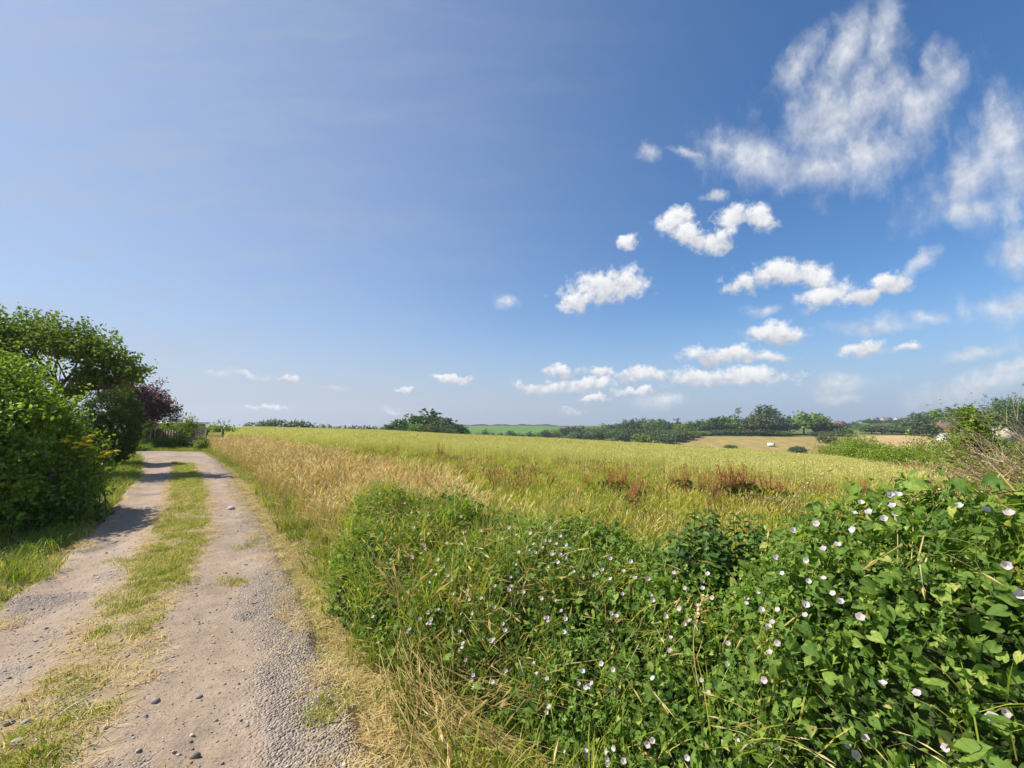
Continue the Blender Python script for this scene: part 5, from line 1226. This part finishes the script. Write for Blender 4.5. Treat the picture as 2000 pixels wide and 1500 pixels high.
# ------------------------------------------------------------------ garden at the end of the track
def gz(px, py, Y): 
    q = P(px, py, Y); return q[0], Y, q[2]-float(H(q[0], Y))
def copper():
    L_ = pxlobes([(240,775,27,26),(262,768,27,24),(285,776,28,26),(300,786,28,22),(318,797,28,18),(332,803,28,10),(268,795,27,30),(298,803,28,22),(245,800,27,30)], .8)
    x, y = -24.2, 27.5; z0 = float(H(x, y)); L_ = [(a-x, b-y, c-z0, d, e, f) for a, b, c, d, e, f in L_]; t = empty('copper_tree', (x, y, z0))
    obj('crown', crown_data('copper_crown', L_, 15000, .14, M['copper'], 4, KITE, .6, .3, .3, sprig=.26, per_sprig=12), t)
    obj('trunk', branchy([(0, 0, -.1), (0, 0, .8), (.1, 0, 1.6)], .14, [l[:3] for l in L_], 5, 'copper_trunk', M['bark']), t)
    tag(t, 'purple leaved copper tree behind the dark evergreen bush', 'tree')
copper()
def gshrub(px, top, Y, rpx, mat, label, seed, n=5000, leaf=.10):
    x, y, h = gz(px, top, Y); shrub('garden_shrub', x, y, h, rpx/F*Y, mat, label, 'shrub', seed, n, leaf, .15, 'garden shrubs at the end of the track')
gshrub(345, 794, 46, 17, 'topiary', 'small round dark tree top behind the garden', 801, 5000, .14)
gshrub(325, 822, 30, 32, 'bramble', 'yellow green shrub over the dark garden fence', 802, 7000)
gshrub(288, 815, 29, 22, 'hedge', 'green climbing shrub next to the copper tree', 803, 6000)
gshrub(370, 817, 31, 26, 'hedge', 'grey green flowering shrub by the garden shed', 804, 6000)
gshrub(386, 838, 27.5, 9, 'pinkpurple', 'clump of purple pink flower spikes at the end of the track', 805, 1600, .07)
gshrub(395, 852, 25.5, 11, 'hedge', 'low yellowing shrub right of the purple flowers', 806, 2500, .07)
gshrub(352, 848, 27.5, 16, 'hedge', 'low green plants before the flowering shrub', 807, 2500, .08)
gshrub(300, 862, 26.5, 28, 'weed', 'low green border along the far edge of the track', 808, 4500, .08)
gshrub(276, 868, 24.5, 15, 'bramble', 'bright low weeds beside the dark evergreen bush', 809, 2500, .07)
gshrub(436, 826, 44, 26, 'hedge', 'low green bushes at the corner of the barley field', 810, 3500, .14)
gshrub(415, 829, 46, 22, 'hedge', 'low bushes left of the field corner', 811, 3500, .14)
def shed():
    x, y, h = gz(346, 822, 33); z0 = float(H(x, y)); t = empty('garden_shed', (x, y, z0), .15)
    mb = MB(); mb.box(-1.5, 1.5, -1, 1, 0, h-.25)
    mb.build('wall', M['timber'], t)
    mr = MB(); mr.box(-1.7, 1.7, -1.2, 1.2, h-.24, h-.1); mr.build('roof', M['metal_w'], t)
    md = MB(); md.box(-.4, .4, -1.05, -1.002, 0, 1.9); do = md.build('door', M['door'], t)
    mh = MB(); mh.box(.25, .3, -1.1, -1.052, .95, 1.1); mh.build('handle', M['metal_w'], do)
    tag(t, 'small dark shed with a pale flat roof among the garden shrubs', 'shed')
shed()
def fence(px0, px1, Y, h, label):
    a = P(px0, 850, Y); b = P(px1, 850, Y); n = 16; z0 = float(H(a[0], Y)); t = empty('garden_fence', (a[0], Y, z0)); w = (b[0]-a[0])
    for k in range(n):
        mb = MB(); x = w*k/n; mb.box(x+.01, x+w/n-.01, -.012, .012, .03, h+.04*math.sin(k*2.1)); mb.build('board', M['timber'], t)
    for z in (.25, h-.2):
        mb = MB(); mb.box(0, w, .013, .06, z, z+.08); mb.build('rail', M['timber'], t)
    for x in (0, w/2, w):
        mb = MB(); mb.box(x-.05, x+.05, .062, .16, -.2, h+.1); mb.build('post', M['timber'], t)
    tag(t, label, 'fence')
fence(262, 352, 29.0, 1.1, 'dark boarded garden fence behind the flower border')
for k, (px, tp, lab) in enumerate([(284, 838, 'leftmost thin garden stake'), (294, 834, 'second garden stake from the left'), (303, 833, 'third garden stake, the tallest'), (312, 839, 'fourth garden stake, leaning right')]):
    x, y, h = gz(px, tp, 27.5); t = empty('garden_stake', (x, y, float(H(x, y)))); mb = MB(); mb.tube([(0, 0, -.1), (.02, 0, h*.5), (.05 if k < 3 else .25, 0, h)], .022, 5); mb.build('stake', M['twig_dry'], t)
    mb = MB(); mb.tube([(.03, 0, h*.7), (.16, .02, h*.78)], .012, 5); mb.build('side_shoot', M['weed'], t)
    tag(t, lab, 'stake', 'stakes in the garden border')
def rail_gate():
    a = P(404, 842, 30); z0 = float(H(a[0], 30)); t = empty('field_gate', (a[0], 30, z0)); w = 1.1
    for x in (0, w):
        mb = MB(); mb.box(x-.07, x+.07, -.07, .07, -.2, 1.15); mb.build('post', M['timber'], t)
    for z in (.35, .65, .95):
        mb = MB(); mb.box(.071, w-.071, -.03, .03, z, z+.09); mb.build('rail', M['timber'], t)
    tag(t, 'short wooden rail gate by the purple flowers', 'gate')
rail_gate()
# single stones that show on the track
for k, (px, py, s_, lab) in enumerate([(382, 1492, .030, 'round pale grey stone at the bottom edge of the track'), (18, 1432, .026, 'dark stone at the left edge of the picture on the track'), (30, 1478, .04, 'flat pale stone in the bottom left corner'), (48, 1438, .026, 'small grey stone beside the dark one at the left'), (450, 998, .085, 'flat whitish stone in the right wheel rut'), (300, 1392, .028, 'brown stone on the middle of the track'), (388, 1375, .022, 'small stone between the green tufts'), (165, 1400, .03, 'dark clod at the edge of the grass strip'), (135, 1350, .027, 'dark clod higher on the grass strip'), (592, 1173, .03, 'dark stone by the right edge of the track')]):
    g = G(px, py); me = stone_mesh('stone', 900+k, M['stone']); o = obj('stone', me, None, (g[0], g[1], float(TZ(*g))+s_*.2)); o.scale = (s_, s_, s_); o.rotation_euler = (0, 0, k*1.1); tag(o, lab, 'stone', 'single stones on the track')
# ------------------------------------------------------------------ air
def haze():
    mb = MB(); mb.box(-1500, 1500, -60, 1400, -60, 45)
    m, nt, out = newmat('haze'); v = nt.nodes.new('ShaderNodeVolumePrincipled')
    v.inputs['Color'].default_value = (.80, .88, 1, 1); v.inputs['Density'].default_value = .00026; v.inputs['Anisotropy'].default_value = .3
    nt.links.new(v.outputs[0], out.inputs['Volume'])
    o = mb.build('haze', m); tag(o, kind='stuff')
haze()
